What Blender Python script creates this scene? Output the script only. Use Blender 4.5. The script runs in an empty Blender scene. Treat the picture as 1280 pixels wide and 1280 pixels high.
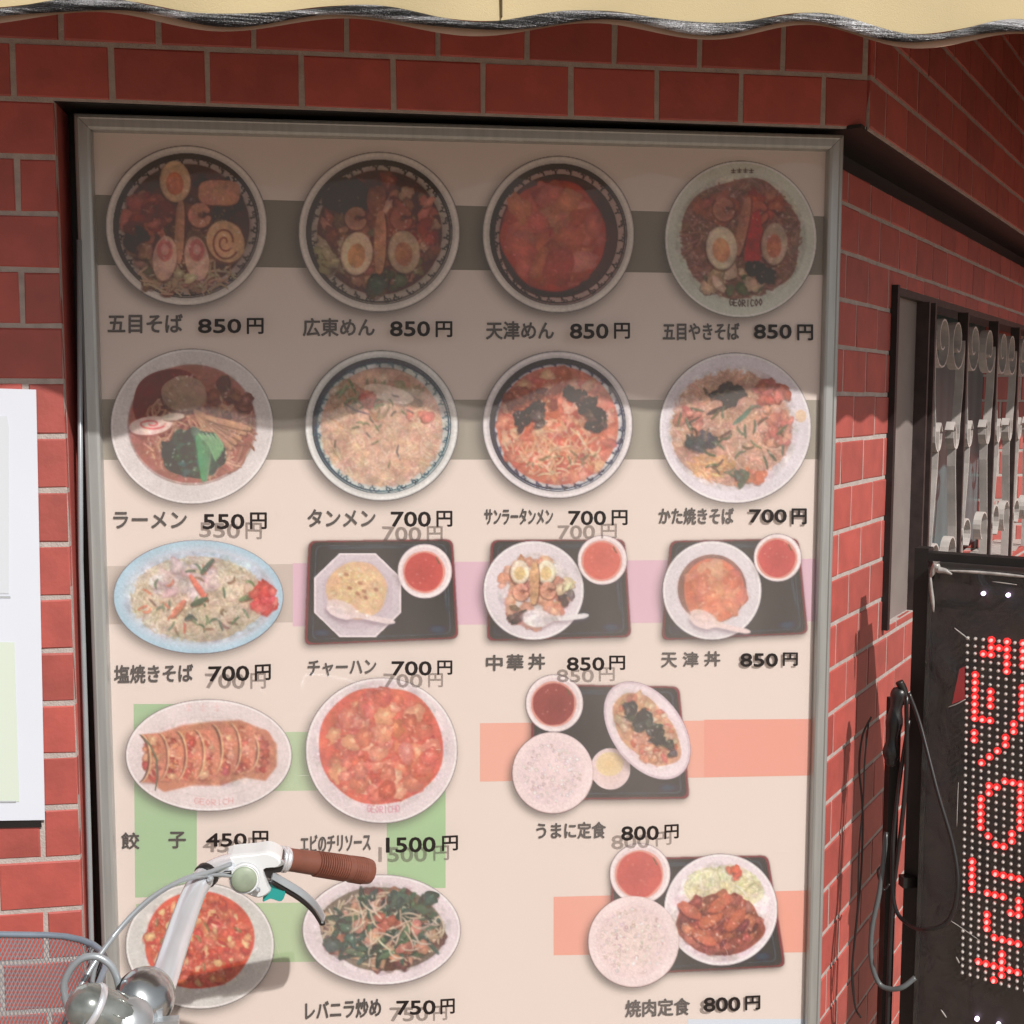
import bpy, math, random
import numpy as np
from mathutils import Vector, Matrix
random.seed(7); rng = np.random.default_rng(7)
S = bpy.context.scene
COL = S.collection
# ------------------------------------------------------------------ camera
F = 1471.4; YAW, PIT, ROLL = 0.144223, 0.094769, -0.00088
CAM = np.array([0.41883, -1.51621, 0.07736])
def camrot():
    cy, sy = math.cos(YAW), math.sin(YAW); cp, sp = math.cos(PIT), math.sin(PIT)
    f = np.array([sy*cp, cy*cp, -sp]); r = np.array([cy, -sy, 0.]); d = np.cross(f, r)
    cr, sr = math.cos(ROLL), math.sin(ROLL)
    return np.array([r*cr + d*sr, -r*sr + d*cr, f])
M = camrot()
cd = bpy.data.cameras.new('camera'); cam = bpy.data.objects.new('camera', cd); COL.objects.link(cam)
cd.sensor_width = 36; cd.lens = 36*F/1280; cd.clip_start = .02; cd.clip_end = 300
mr = Matrix(((M[0][0], -M[1][0], -M[2][0]), (M[0][1], -M[1][1], -M[2][1]), (M[0][2], -M[1][2], -M[2][2])))
cam.matrix_world = Matrix.Translation(Vector(CAM)) @ mr.to_4x4()
S.camera = cam
# ------------------------------------------------------------------ world, sun, exposure
SD = Vector((-.54, 1.0, -1.07)).normalized()          # the way the sunlight travels
w = bpy.data.worlds.new('World'); S.world = w; w.use_nodes = True
nt = w.node_tree; nt.nodes.clear()
sk = nt.nodes.new('ShaderNodeTexSky'); sk.sky_type = 'NISHITA'; sk.sun_disc = False
sk.sun_elevation = math.asin(-SD.z); sk.sun_rotation = math.atan2(-SD.x, -SD.y)
sk.dust_density = 2.5; sk.air_density = 1.0
hs = nt.nodes.new('ShaderNodeHueSaturation'); hs.inputs['Saturation'].default_value = .08
bg = nt.nodes.new('ShaderNodeBackground'); bg.inputs['Strength'].default_value = .066
wo = nt.nodes.new('ShaderNodeOutputWorld')
nt.links.new(sk.outputs[0], hs.inputs['Color']); nt.links.new(hs.outputs[0], bg.inputs['Color']); nt.links.new(bg.outputs[0], wo.inputs[0])
sl = bpy.data.lights.new('sun', 'SUN'); sl.energy = 4.2; sl.angle = math.radians(.55); sl.color = (1, .955, .89)
sun = bpy.data.objects.new('sun', sl); COL.objects.link(sun)
sun.rotation_euler = SD.to_track_quat('-Z', 'Y').to_euler()
S.view_settings.view_transform = 'Standard'; S.view_settings.look = 'None'
S.view_settings.exposure = .05; S.view_settings.gamma = 1; S.view_settings.use_curve_mapping = False
S.cycles.transparent_max_bounces = 24
# ------------------------------------------------------------------ pixel -> place helpers (1280 px photograph)
def ray(u, v):
    u = np.asarray(u, float); v = np.asarray(v, float)
    return ((u-640)/F)[..., None]*M[0] + ((v-640)/F)[..., None]*M[1] + M[2]
def hitp(u, v, P, N):
    d = ray(u, v); t = ((np.asarray(P)-CAM) @ np.asarray(N))/(d @ np.asarray(N)); return CAM + d*t[..., None]
def PY(u, v, y): return Vector(hitp(u, v, (0, y, 0), (0, 1., 0)))
def PZ(u, v, Z): return Vector(CAM + ray(u, v)*Z)
def proj(P):
    q = M @ (np.asarray(P, float)-CAM); return 640+F*q[0]/q[2], 640+F*q[1]/q[2], q[2]
# ------------------------------------------------------------------ materials
def lin(c):
    c = np.asarray(c, float)/255.; return np.where(c <= .04045, c/12.92, ((c+.055)/1.055)**2.4)
def mat(name, color, rough=.5, metal=0., noise=0, nscale=30, bump=0, bscale=200, spec=.5, coat=0, objrand=0, stretch=None, emis=None, estr=0):
    m = bpy.data.materials.new(name); m.use_nodes = True; t = m.node_tree; b = t.nodes['Principled BSDF']
    b.inputs['Base Color'].default_value = (*color, 1); b.inputs['Roughness'].default_value = rough
    b.inputs['Metallic'].default_value = metal; b.inputs['Specular IOR Level'].default_value = spec
    b.inputs['Coat Weight'].default_value = coat
    tc = t.nodes.new('ShaderNodeTexCoord'); mp = t.nodes.new('ShaderNodeMapping'); t.links.new(tc.outputs['Object'], mp.inputs[0])
    if stretch: mp.inputs['Scale'].default_value = stretch
    last = None
    if noise:
        n = t.nodes.new('ShaderNodeTexNoise'); n.inputs['Scale'].default_value = nscale; n.inputs['Detail'].default_value = 6
        if objrand:
            oi = t.nodes.new('ShaderNodeObjectInfo'); va = t.nodes.new('ShaderNodeVectorMath'); va.operation = 'ADD'
            sc = t.nodes.new('ShaderNodeVectorMath'); sc.operation = 'SCALE'; sc.inputs['Scale'].default_value = 9
            cb = t.nodes.new('ShaderNodeCombineXYZ')
            for i in range(3): t.links.new(oi.outputs['Random'], cb.inputs[i])
            t.links.new(cb.outputs[0], sc.inputs[0]); t.links.new(mp.outputs[0], va.inputs[0]); t.links.new(sc.outputs[0], va.inputs[1])
            t.links.new(va.outputs[0], n.inputs['Vector'])
        else: t.links.new(mp.outputs[0], n.inputs['Vector'])
        mr_ = t.nodes.new('ShaderNodeMapRange'); mr_.inputs[1].default_value = .3; mr_.inputs[2].default_value = .7
        mr_.inputs[3].default_value = 1-noise; mr_.inputs[4].default_value = 1+noise
        t.links.new(n.outputs['Fac'], mr_.inputs[0]); last = mr_.outputs[0]
    if objrand:
        oi = t.nodes.new('ShaderNodeObjectInfo'); m2 = t.nodes.new('ShaderNodeMapRange')
        m2.inputs[3].default_value = 1-objrand; m2.inputs[4].default_value = 1+objrand; t.links.new(oi.outputs['Random'], m2.inputs[0])
        if last is not None:
            mu = t.nodes.new('ShaderNodeMath'); mu.operation = 'MULTIPLY'; t.links.new(last, mu.inputs[0]); t.links.new(m2.outputs[0], mu.inputs[1]); last = mu.outputs[0]
        else: last = m2.outputs[0]
    if last is not None:
        vm = t.nodes.new('ShaderNodeVectorMath'); vm.operation = 'SCALE'; vm.inputs[0].default_value = color
        t.links.new(last, vm.inputs['Scale']); t.links.new(vm.outputs[0], b.inputs['Base Color'])
    if bump:
        n = t.nodes.new('ShaderNodeTexNoise'); n.inputs['Scale'].default_value = bscale; n.inputs['Detail'].default_value = 4
        t.links.new(mp.outputs[0], n.inputs['Vector']); bp = t.nodes.new('ShaderNodeBump'); bp.inputs['Strength'].default_value = bump; bp.inputs['Distance'].default_value = .002
        t.links.new(n.outputs['Fac'], bp.inputs['Height']); t.links.new(bp.outputs[0], b.inputs['Normal'])
    if emis: b.inputs['Emission Color'].default_value = (*emis, 1); b.inputs['Emission Strength'].default_value = estr
    return m
m_brick = mat('glazed_brick', (.385, .066, .052), .62, noise=.13, nscale=26, bump=.22, bscale=140, objrand=.16, spec=1.)
m_mortar = mat('mortar', (.42, .365, .345), .9, noise=.14, nscale=60, bump=.6, bscale=400)
m_alu = mat('aluminium', (.42, .43, .425), .40, metal=.55, noise=.10, nscale=14, bump=.08, bscale=500, stretch=(8, 8, .6))
m_black = mat('black_paint', (.012, .011, .011), .45, noise=.2, bump=.05)  # black parts, and the painted shade of recess back and lintel underside
m_rubber = mat('black_rubber', (.015, .014, .015), .35, spec=.6)
m_canvas = mat('cream_canvas', (.50, .41, .24), .8, noise=.05, nscale=9, bump=.25, bscale=900)
m_canvas2 = mat('hem_canvas', (.44, .29, .21), .8, noise=.08, nscale=20)
m_white = mat('white_plastic', (.64, .66, .68), .35, noise=.02, nscale=60)
m_paper = mat('white_paper', (.64, .68, .77), .6, noise=.02, nscale=4)
m_chrome = mat('chrome', (.80, .82, .88), .26, metal=.62, noise=.05, nscale=30)
m_bell = mat('bell_chrome', (.55, .58, .60), .20, metal=.95, noise=.12, nscale=60)
m_steel = mat('brushed_steel', (.52, .55, .58), .30, metal=.7, noise=.1, nscale=50)
m_cable = mat('grey_cable_sheath', (.34, .37, .40), .3, metal=.35, noise=.05)
m_brown = mat('brown_grip', (.17, .060, .040), .42, noise=.12, nscale=60, bump=.1)
m_teal = mat('teal_plastic', (.02, .30, .28), .4, noise=.08)
m_disc = mat('grey_green_disc', (.27, .32, .24), .45, noise=.15, nscale=60)
m_lamp = mat('lamp_lens', (.26, .28, .27), .18, metal=.55, noise=.35, nscale=55, coat=.6)
m_wire = mat('basket_wire', (.27, .30, .34), .4, metal=.3, noise=.1)
m_grille = mat('grey_grille_paint', (.52, .475, .455), .5, noise=.15, nscale=30, bump=.1)
m_bar = mat('brown_bar_paint', (.045, .03, .028), .5, noise=.3, nscale=40)
m_pave = mat('pavement_stone', (.31, .24, .185), .9, noise=.12, nscale=6, bump=.3, bscale=60)
m_pane = mat('window_pane', (.09, .15, .16), .35, noise=.3, nscale=3, stretch=(6, 6, .6), spec=.6)
m_ledoff = mat('led_off', (.50, .47, .45), .3, noise=.05)
m_ledon = mat('led_on', (.9, .25, .2), .3, emis=(1, .20, .20), estr=2.0)
m_ledhalo = mat('led_glow', (.5, .02, .02), .5, emis=(1, .015, .02), estr=.62)
m_signface = mat('sign_face', (.016, .010, .012), .5, noise=.3, nscale=50)
m_ink = mat('sticker_ink', (.012, .008, .008), .45)
m_ink2 = mat('print_ink', (.010, .007, .007), .6)
m_greypr = mat('grey_print', (.42, .45, .48), .6)
m_palepr = mat('pale_green_print', (.60, .68, .60), .6)
# vertex coloured ink of the printed sheet (alpha = how dense the ink lies)
m_print = bpy.data.materials.new('colour_print'); m_print.use_nodes = True; t = m_print.node_tree; b = t.nodes['Principled BSDF']
ca = t.nodes.new('ShaderNodeVertexColor'); ca.layer_name = 'Col'
t.links.new(ca.outputs['Color'], b.inputs['Base Color']); t.links.new(ca.outputs['Alpha'], b.inputs['Alpha'])
b.inputs['Roughness'].default_value = .65; b.inputs['Specular IOR Level'].default_value = .2
# dusty clear acrylic cover: mostly see-through, dust scatters a little light, thin mirror at grazing angles
m_acr = bpy.data.materials.new('dusty_acrylic'); m_acr.use_nodes = True; t = m_acr.node_tree; t.nodes.clear()
tr = t.nodes.new('ShaderNodeBsdfTransparent'); df = t.nodes.new('ShaderNodeBsdfDiffuse'); gl = t.nodes.new('ShaderNodeBsdfGlossy')
tr.inputs[0].default_value = (.98, .98, .98, 1); df.inputs[0].default_value = (.93, .82, .78, 1); gl.inputs['Roughness'].default_value = .03
ns = t.nodes.new('ShaderNodeTexNoise'); ns.inputs['Scale'].default_value = 5; ns.inputs['Detail'].default_value = 5
tc = t.nodes.new('ShaderNodeTexCoord'); mp = t.nodes.new('ShaderNodeMapping'); mp.inputs['Scale'].default_value = (1, 1, .45)
t.links.new(tc.outputs['Object'], mp.inputs[0]); t.links.new(mp.outputs[0], ns.inputs['Vector'])
mx = t.nodes.new('ShaderNodeMixShader'); mx2 = t.nodes.new('ShaderNodeMixShader'); fr = t.nodes.new('ShaderNodeFresnel'); fr.inputs[0].default_value = 1.45
rg = t.nodes.new('ShaderNodeMapRange'); rg.inputs[1].default_value = .3; rg.inputs[2].default_value = .7; rg.inputs[3].default_value = .06; rg.inputs[4].default_value = .135
t.links.new(ns.outputs['Fac'], rg.inputs[0]); t.links.new(rg.outputs[0], mx.inputs[0]); t.links.new(tr.outputs[0], mx.inputs[1]); t.links.new(df.outputs[0], mx.inputs[2])
mx2.inputs[0].default_value = .026; t.links.new(mx.outputs[0], mx2.inputs[1]); t.links.new(gl.outputs[0], mx2.inputs[2])
ou = t.nodes.new('ShaderNodeOutputMaterial'); t.links.new(mx2.outputs[0], ou.inputs[0])
# crumpled clear wrap of the LED sign
m_wrap = bpy.data.materials.new('clear_wrap'); m_wrap.use_nodes = True; t = m_wrap.node_tree; t.nodes.clear()
tr = t.nodes.new('ShaderNodeBsdfTransparent'); gl = t.nodes.new('ShaderNodeBsdfGlossy'); gl.inputs['Roughness'].default_value = .14
ns = t.nodes.new('ShaderNodeTexNoise'); ns.inputs['Scale'].default_value = 16; ns.inputs['Detail'].default_value = 5; ns.inputs['Distortion'].default_value = 1.5
tc = t.nodes.new('ShaderNodeTexCoord'); t.links.new(tc.outputs['Object'], ns.inputs['Vector'])
bp = t.nodes.new('ShaderNodeBump'); bp.inputs['Strength'].default_value = .8; bp.inputs['Distance'].default_value = .01; t.links.new(ns.outputs['Fac'], bp.inputs['Height']); t.links.new(bp.outputs[0], gl.inputs['Normal'])
mx = t.nodes.new('ShaderNodeMixShader'); mx.inputs[0].default_value = .06
t.links.new(tr.outputs[0], mx.inputs[1]); t.links.new(gl.outputs[0], mx.inputs[2]); ou = t.nodes.new('ShaderNodeOutputMaterial'); t.links.new(mx.outputs[0], ou.inputs[0])
# ------------------------------------------------------------------ object helpers
def tag(o, label=None, cat=None, group=None, kind=None):
    for k, v in (('label', label), ('category', cat), ('group', group), ('kind', kind)):
        if v: o[k] = v
    return o
def link(name, me, m=None, parent=None, loc=None):
    if m is not None and len(me.materials) == 0: me.materials.append(m)
    o = bpy.data.objects.new(name, me); COL.objects.link(o)
    if loc is not None: o.location = loc
    if parent: o.parent = parent
    return o
def empty(name, loc=(0, 0, 0)):
    o = bpy.data.objects.new(name, None); COL.objects.link(o); o.location = loc; o.empty_display_size = .05; return o
class MB:
    def __init__(s): s.v = []; s.f = []
    def add(s, vs, fs):
        k = len(s.v); s.v += [tuple(x) for x in vs]; s.f += [tuple(i+k for i in f) for f in fs]; return s
    def box(s, a, b, frame=None, bev=0):
        (x0, y0, z0), (x1, y1, z1) = a, b
        vs = [Vector((x, y, z)) for x in (x0, x1) for y in (y0, y1) for z in (z0, z1)]
        if frame: vs = [frame @ v for v in vs]
        return s.add(vs, [(0, 1, 3, 2), (4, 6, 7, 5), (0, 4, 5, 1), (2, 3, 7, 6), (0, 2, 6, 4), (1, 5, 7, 3)])
    def mesh(s, name, smooth=False):
        me = bpy.data.meshes.new(name); me.from_pydata(s.v, [], s.f); me.update()
        if smooth: me.polygons.foreach_set('use_smooth', [True]*len(me.polygons))
        return me
    def obj(s, name, m, parent=None, smooth=False, loc=None): return link(name, s.mesh(name, smooth), m, parent, loc)
    def tube(s, pts, r, n=8, cap=True):
        pts = [Vector(p) for p in pts]; k = len(s.v); N = len(pts)
        rs = r if hasattr(r, '__len__') else [r]*N
        up = Vector((0, 0, 1)); prev = None
        for i, p in enumerate(pts):
            tg = (pts[min(i+1, N-1)]-pts[max(i-1, 0)]).normalized()
            a = (prev if prev is not None else (up if abs(tg.dot(up)) < .9 else Vector((1, 0, 0))))
            a = (a-tg*a.dot(tg)).normalized(); prev = a; bb = tg.cross(a)
            for j in range(n):
                q = 2*math.pi*j/n; s.v.append(tuple(p+(a*math.cos(q)+bb*math.sin(q))*rs[i]))
        for i in range(N-1):
            for j in range(n):
                s.f.append((k+i*n+j, k+i*n+(j+1) % n, k+(i+1)*n+(j+1) % n, k+(i+1)*n+j))
        if cap: s.f.append(tuple(k+j for j in range(n))[::-1]); s.f.append(tuple(k+(N-1)*n+j for j in range(n)))
        return s
    def ribbon(s, pts, side, th=.0025):
        # a flat bar bent along pts, 'side' = its wide direction (vector, full width)
        pts = [Vector(p) for p in pts]; side = Vector(side); k = len(s.v); N = len(pts)
        for i, p in enumerate(pts):
            tg = (pts[min(i+1, N-1)]-pts[max(i-1, 0)]).normalized(); nn = tg.cross(side.normalized()).normalized()*th/2
            for a, c in ((-.5, -1), (.5, -1), (.5, 1), (-.5, 1)): s.v.append(tuple(p+side*a+nn*c))
        for i in range(N-1):
            for j in range(4): s.f.append((k+i*4+j, k+i*4+(j+1) % 4, k+(i+1)*4+(j+1) % 4, k+(i+1)*4+j))
        s.f.append((k, k+3, k+2, k+1)); s.f.append((k+N*4-4, k+N*4-3, k+N*4-2, k+N*4-1)); return s
    def lathe(s, prof, c, axis, n=24):
        axis = Vector(axis).normalized(); a = axis.orthogonal().normalized(); b_ = axis.cross(a); k = len(s.v); c = Vector(c)
        for r, h in prof:
            for j in range(n):
                q = 2*math.pi*j/n; s.v.append(tuple(c+axis*h+(a*math.cos(q)+b_*math.sin(q))*r))
        for i in range(len(prof)-1):
            for j in range(n): s.f.append((k+i*n+j, k+i*n+(j+1) % n, k+(i+1)*n+(j+1) % n, k+(i+1)*n+j))
        s.f.append(tuple(k+j for j in range(n))[::-1]); s.f.append(tuple(k+(len(prof)-1)*n+j for j in range(n))); return s
def crom(P, n=8):
    P = [Vector(p) for p in P]; Q = [P[0]*2-P[1]]+P+[P[-1]*2-P[-2]]; out = []
    for i in range(1, len(Q)-2):
        a, b_, c, d = Q[i-1:i+3]
        for k in range(n):
            t_ = k/n; out.append(.5*((2*b_)+(c-a)*t_+(2*a-5*b_+4*c-d)*t_*t_+(3*b_-a-3*c+d)*t_**3))
    out.append(P[-1]); return out
# ------------------------------------------------------------------ ground
g = MB(); g.add([(-40, -40, -1.42), (40, -40, -1.42), (40, 12, -1.42), (-40, 12, -1.42)], [(0, 1, 2, 3)])
o = g.obj('pavement', m_pave); tag(o, kind='structure')
# ------------------------------------------------------------------ brick building
A = math.radians(49.06); DS = Vector((math.cos(A), math.sin(A), 0)); NS = Vector((math.sin(A), -math.cos(A), 0))  # side wall run / outward normal
CORNER = Vector((1.115, 0, 0)); INSET = .0553
Z0, Z1, CH, PX = .3679, .3548, .067, .1126
bld = empty('brick_building', (1.115, 0, -1.42)); tag(bld, 'red brick corner building with pale mortar and a recessed angled wall', 'building')
BO = Vector((1.115, 0, -1.42))
bmesh_cache = {}
def brick_mesh(wd, ht):
    key = (round(wd, 3), round(ht, 3), random.randrange(6))
    if key in bmesh_cache: return bmesh_cache[key]
    D, e = .010, .0016; mb = MB(); vs = []
    for y, q in ((.0, 0), (-D+e, 0), (-D, e)):
        vs += [(-wd/2+q, y, -ht/2+q), (wd/2-q, y, -ht/2+q), (wd/2-q, y, ht/2-q), (-wd/2+q, y, ht/2-q)]
    fs = [(8, 9, 10, 11)]
    for r in (0, 4):
        for j in range(4): fs.append((r+j, r+(j+1) % 4, r+4+(j+1) % 4, r+4+j))
    vs = [(x+random.gauss(0, .00045), y+(random.gauss(0, .00012) if y < 0 else 0), z+random.gauss(0, .00045)) for x, y, z in vs]
    mb.add(vs, fs); me = mb.mesh('brick'); me.materials.append(m_brick); bmesh_cache[key] = me; return me
def frame(origin, dirx, nrm):
    # local x = run, local -y = outward normal
    return Matrix(((dirx.x, -nrm.x, 0, origin.x), (dirx.y, -nrm.y, 0, origin.y), (0, 0, 1, origin.z), (0, 0, 0, 1)))
def wall_face(name, origin, dirx, nrm, s0, s1, z0, z1, zline, phase, holes=(), far=False, sub=bld, bricks=True, ph2=.5):
    """mortar slab with bricks set on it: run s0..s1, height z0..z1, courses counted from zline"""
    Fm = frame(origin, dirx, nrm); mb = MB()
    # mortar slab built from strips round the holes
    segs = [(s0, s1, z0, z1)]
    for (a, b_, c, d) in holes:
        ns_ = []
        for (p, q, r, t_) in segs:
            if b_ <= p or a >= q or d <= r or c >= t_: ns_.append((p, q, r, t_)); continue
            if a > p: ns_.append((p, a, r, t_))
            if b_ < q: ns_.append((b_, q, r, t_))
            lo, hi = max(p, a), min(q, b_)
            if c > r: ns_.append((lo, hi, r, c))
            if d < t_: ns_.append((lo, hi, d, t_))
        segs = ns_
    for (p, q, r, t_) in segs: mb.box((p, -.0004, r), (q, .09, t_), Fm)
    wall = mb.obj(name, m_mortar, sub); wall.location = -BO if sub is bld else (0, 0, 0)
    stuff = MB()
    n0 = int(math.floor((zline-z1)/CH))-1; n1 = int(math.ceil((zline-z0)/CH))+1
    for n in range(n0, n1):
        zt, zb = min(zline-n*CH-.0031, z1), max(zline-(n+1)*CH+.0031, z0)
        if zt-zb < .012: continue
        off = phase+(PX*ph2 if n % 2 else 0)
        k0 = int(math.floor((s0-off)/PX))-1; k1 = int(math.ceil((s1-off)/PX))+1
        for k in range(k0, k1):
            a, b_ = max(off+k*PX+.0031, s0), min(off+(k+1)*PX-.0031, s1)
            if b_-a < .008: continue
            sp = [(a, b_)]; extra = []
            for (ha, hb, hc, hd) in holes:
                if zb < hd and zt > hc:
                    for (p, q) in sp:
                        lo, hi = max(p, ha), min(q, hb)
                        if hi-lo > .012 and zt-hd > .010: extra.append((lo, hi, hd, zt))
                        if hi-lo > .012 and hc-zb > .010: extra.append((lo, hi, zb, hc))
                    sp = [x for (p, q) in sp for x in ((p, min(q, ha)), (max(p, hb), q)) if x[1]-x[0] > .008]
            for (a2, b2, zb2, zt2) in [(x[0], x[1], zb, zt) for x in sp]+extra:
                c = Vector(((a2+b2)/2, .008, (zt2+zb2)/2)); W = Fm @ c
                u, v, q = proj(W); me = brick_mesh(b2-a2, zt2-zb2)
                R_ = Matrix.Translation(W) @ Fm.to_3x3().to_4x4() @ Matrix.Rotation(random.gauss(0, .0022), 4, 'Z') @ Matrix.Rotation(random.gauss(0, .0022), 4, 'X') @ Matrix.Translation((0, random.gauss(0, .00015), 0))
                if q > 0 and -70 < u < 1350 and -60 < v < 1340:
                    o = bpy.data.objects.new('brick', me); COL.objects.link(o); o.parent = wall
                    o.matrix_parent_inverse = Matrix.Identity(4)
                    o.matrix_basis = Matrix.Translation(BO if sub is bld else (0, 0, 0)) @ Matrix.Translation((0, 0, 0)) @ R_ if False else R_
                else:
                    stuff.add([R_ @ v_.co for v_ in me.vertices], [tuple(p.vertices) for p in me.polygons])
    if stuff.v:
        o = stuff.obj('brickwork', m_brick, wall); tag(o, kind='stuff')
    return wall
LINT = Z0+CH      # underside of the brickwork above the board
# front wall left of the recess, and above it
Ex, Ny = Vector((1, 0, 0)), Vector((0, -1, 0))
wall_face('front_wall', Vector((0, 0, 0)), Ex, Ny, -1.4, 1.112, -1.42, 1.3, Z0, .0384, holes=[(.083, 1.2, -1.5, LINT)])
wall_face('upper_side_wall', CORNER, DS, NS, .004, 3.2, LINT, 1.3, Z0, .078)
wall_face('recessed_side_wall', CORNER-NS*INSET, DS, NS, .046, 2.6, -1.42, .400, Z1, .0985-PX*.5, holes=[(.343, 1.95, -.300, .262)])
# recess: back and lintel underside blackened to paint in shade, left reveal brick
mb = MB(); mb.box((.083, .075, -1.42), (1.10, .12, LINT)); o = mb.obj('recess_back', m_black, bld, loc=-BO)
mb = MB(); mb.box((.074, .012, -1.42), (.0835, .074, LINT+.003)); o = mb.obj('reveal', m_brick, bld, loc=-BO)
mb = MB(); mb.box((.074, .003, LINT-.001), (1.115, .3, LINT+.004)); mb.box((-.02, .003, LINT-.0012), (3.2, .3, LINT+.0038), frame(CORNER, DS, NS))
mb.box((.05, INSET+.02, .400), (2.6, INSET+.06, .45), frame(CORNER, DS, NS)); mb.obj('lintel_underside', m_black, bld, loc=-BO)  # black strip painted in for the shade above the recessed wall
# far wall seen through the grille
rw = empty('rear_brick_wall', (2.2, 1.5, -1.42)); tag(rw, 'small patch of red brick wall seen far behind the window grille', 'wall')
ww = wall_face('wall_face', Vector((1.7, 1.45, 0)), Ex, Ny, 0, 1.6, -1.42, .7, .345, .03, sub=rw)
rw.location = (0, 0, 0)
# ------------------------------------------------------------------ window in the recessed side wall
win = empty('barred_window', CORNER-NS*INSET+DS*.35+Vector((0, 0, -.95))); WO = win.location.copy()
tag(win, 'tall window with grey scrollwork grille and dark frame in the angled brick wall', 'window')
Fs = frame(CORNER-NS*INSET, DS, NS)
def wbox(name, a, b_, m, parent=win):
    mb = MB(); mb.box(a, b_, Fs); return mb.obj(name, m, parent, loc=-WO)
wbox('frame_post', (.339, -.012, -.300), (.352, .05, .262), m_black)
wbox('frame_post', (.352, .004, -.300), (.364, .05, .250), m_bar)
wbox('frame_post', (.364, -.004, -.300), (.372, .05, .250), m_black)
wbox('jamb_panel', (.372, .012, -.300), (.556, .05, .250), mat('taupe_panel', (.22, .185, .175), .55, noise=.1, nscale=12))
wbox('frame_post', (.5565, -.010, -.300), (.566, .012, .25), m_bar)
wbox('frame_head', (.372, -.001, .250), (1.95, .05, .262), m_bar)
wbox('window_pane', (.56, .13, -.300), (2.15, .14, .42), m_pane)
bars = [.590, .860, 1.165, 1.425, 1.70]
side = NS*.016
def pt(s, z): return (CORNER-NS*(INSET-.004)+DS*s+Vector((0, 0, z)))
for i, s_ in enumerate(bars):
    mb = MB(); mb.ribbon([pt(s_, -.298), pt(s_, .25)], NS*.020, .010); mb.obj('bar', m_bar, win, loc=-WO)
    if i == len(bars)-1: continue
    w_ = bars[i+1]-s_
    for sg in (1, -1):
        b0 = s_+.016 if sg == 1 else bars[i+1]-.016
        # upper scroll, stem and hooked end
        P_ = []; c = (b0+sg*.058, .190)
        for k in range(26):
            q = math.radians(-60-k*21) if sg == 1 else math.radians(240+k*21); r = .016+.042*min(1, k/22)
            P_.append((c[0]+r*math.cos(q), c[1]+r*1.0*math.sin(q)))
        P_ = P_[:24]+[(b0, .19-.02), (b0+sg*.004, .10), (b0+sg*.02, .03)]
        for k in range(9):
            q = math.pi-(k/8)*math.pi*1.05; P_.append((b0+sg*(.045-.025*math.cos(math.pi-q)*-1*-1), .012-.028*math.sin(q)))
        mb = MB(); mb.ribbon([pt(a, b_) for a, b_ in P_], side, .0032); mb.obj('scroll', m_grille, win, smooth=False, loc=-WO)
        # slanting stem and lower curl
        P_ = [(b0+sg*.075, .02), (b0+sg*.062, .035), (b0+sg*.05, .02), (b0+sg*.045, -.05), (b0+sg*.020, -.17), (b0+sg*.014, -.215)]
        for k in range(14):
            q = math.pi-k/13*math.pi*1.35; P_.append((b0+sg*(.05+.036*math.cos(q)), -.225+(.030*math.sin(q) if i % 2 else .036*math.sin(q))+(.03 if i else 0)))
        P_ = P_ if sg == 1 else P_
        mb = MB(); mb.ribbon([pt(a, b_) for a, b_ in P_], side, .0032); mb.obj('scroll', m_grille, win, loc=-WO)
        mb = MB(); mb.ribbon([pt(b0+sg*.014, -.298), pt(b0+sg*.014, -.215)], side, .0032); mb.obj('scroll', m_grille, win, loc=-WO)
# ------------------------------------------------------------------ awning
aw = empty('awning', (0, 0, .9)); tag(aw, 'cream canvas awning with scalloped hem and black silver trim above the board', 'awning')
AO = Vector((0, 0, .9)); HY = -.33
keys_u = [-500, -190, -35, 120, 285, 435, 600, 745, 890, 1015, 1150, 1275, 1420, 1560]
keys_v = [24, 9, 31, 13, 39, 21, 45, 27, 49, 30, 59, 42, 64, 48]
def hem_v(u):
    for i in range(len(keys_u)-1):
        if u <= keys_u[i+1]:
            f = (u-keys_u[i])/(keys_u[i+1]-keys_u[i]); f = max(0, min(1, f)); f = (1-math.cos(math.pi*f))/2
            return keys_v[i]*(1-f)+keys_v[i+1]*f
    return keys_v[-1]
hem = []     # (point on lower edge, wave)
U = np.linspace(-500, 1415, 220)
for u in U:
    p = PY(float(u), hem_v(float(u)), HY); ph = hem_v(float(u))
    wv = math.cos(2*math.pi*(u-120)/310.)
    hem.append((Vector((p.x, HY+.006*wv, p.z)), Vector((0, 1, 0)), Vector((1, 0, 0))))
last = hem[-1][0]
turn = Vector((CORNER.x-HY*math.tan(A/2)+.0, HY, last.z))
k = 0; s_ = 0
base = .452
start = last.copy()
while s_ < 2.6:
    P_ = start+DS*s_; P_.z = base-.018+.006*math.cos(2*math.pi*s_/.13)-.008
    hem.append((P_, -NS, DS)); s_ += .013
ZT = .66
cl = MB(); tr_ = MB(); pp = MB(); he = MB(); K = len(hem)
for i, (p, n_, d_) in enumerate(hem):
    low = p+Vector((0, 0, .0125)); hgt = [low, low+(Vector((p.x, p.y, ZT))-low)*.35+n_*(.004*math.sin(i*.21)), Vector((p.x, p.y, ZT))+n_*.0, Vector((p.x, p.y, .92))+n_*(.33)]
    cl.v += [tuple(x) for x in hgt]
    if i < K-1:
        for j in range(3): cl.f.append((i*4+j, (i+1)*4+j, (i+1)*4+j+1, i*4+j+1))
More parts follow.
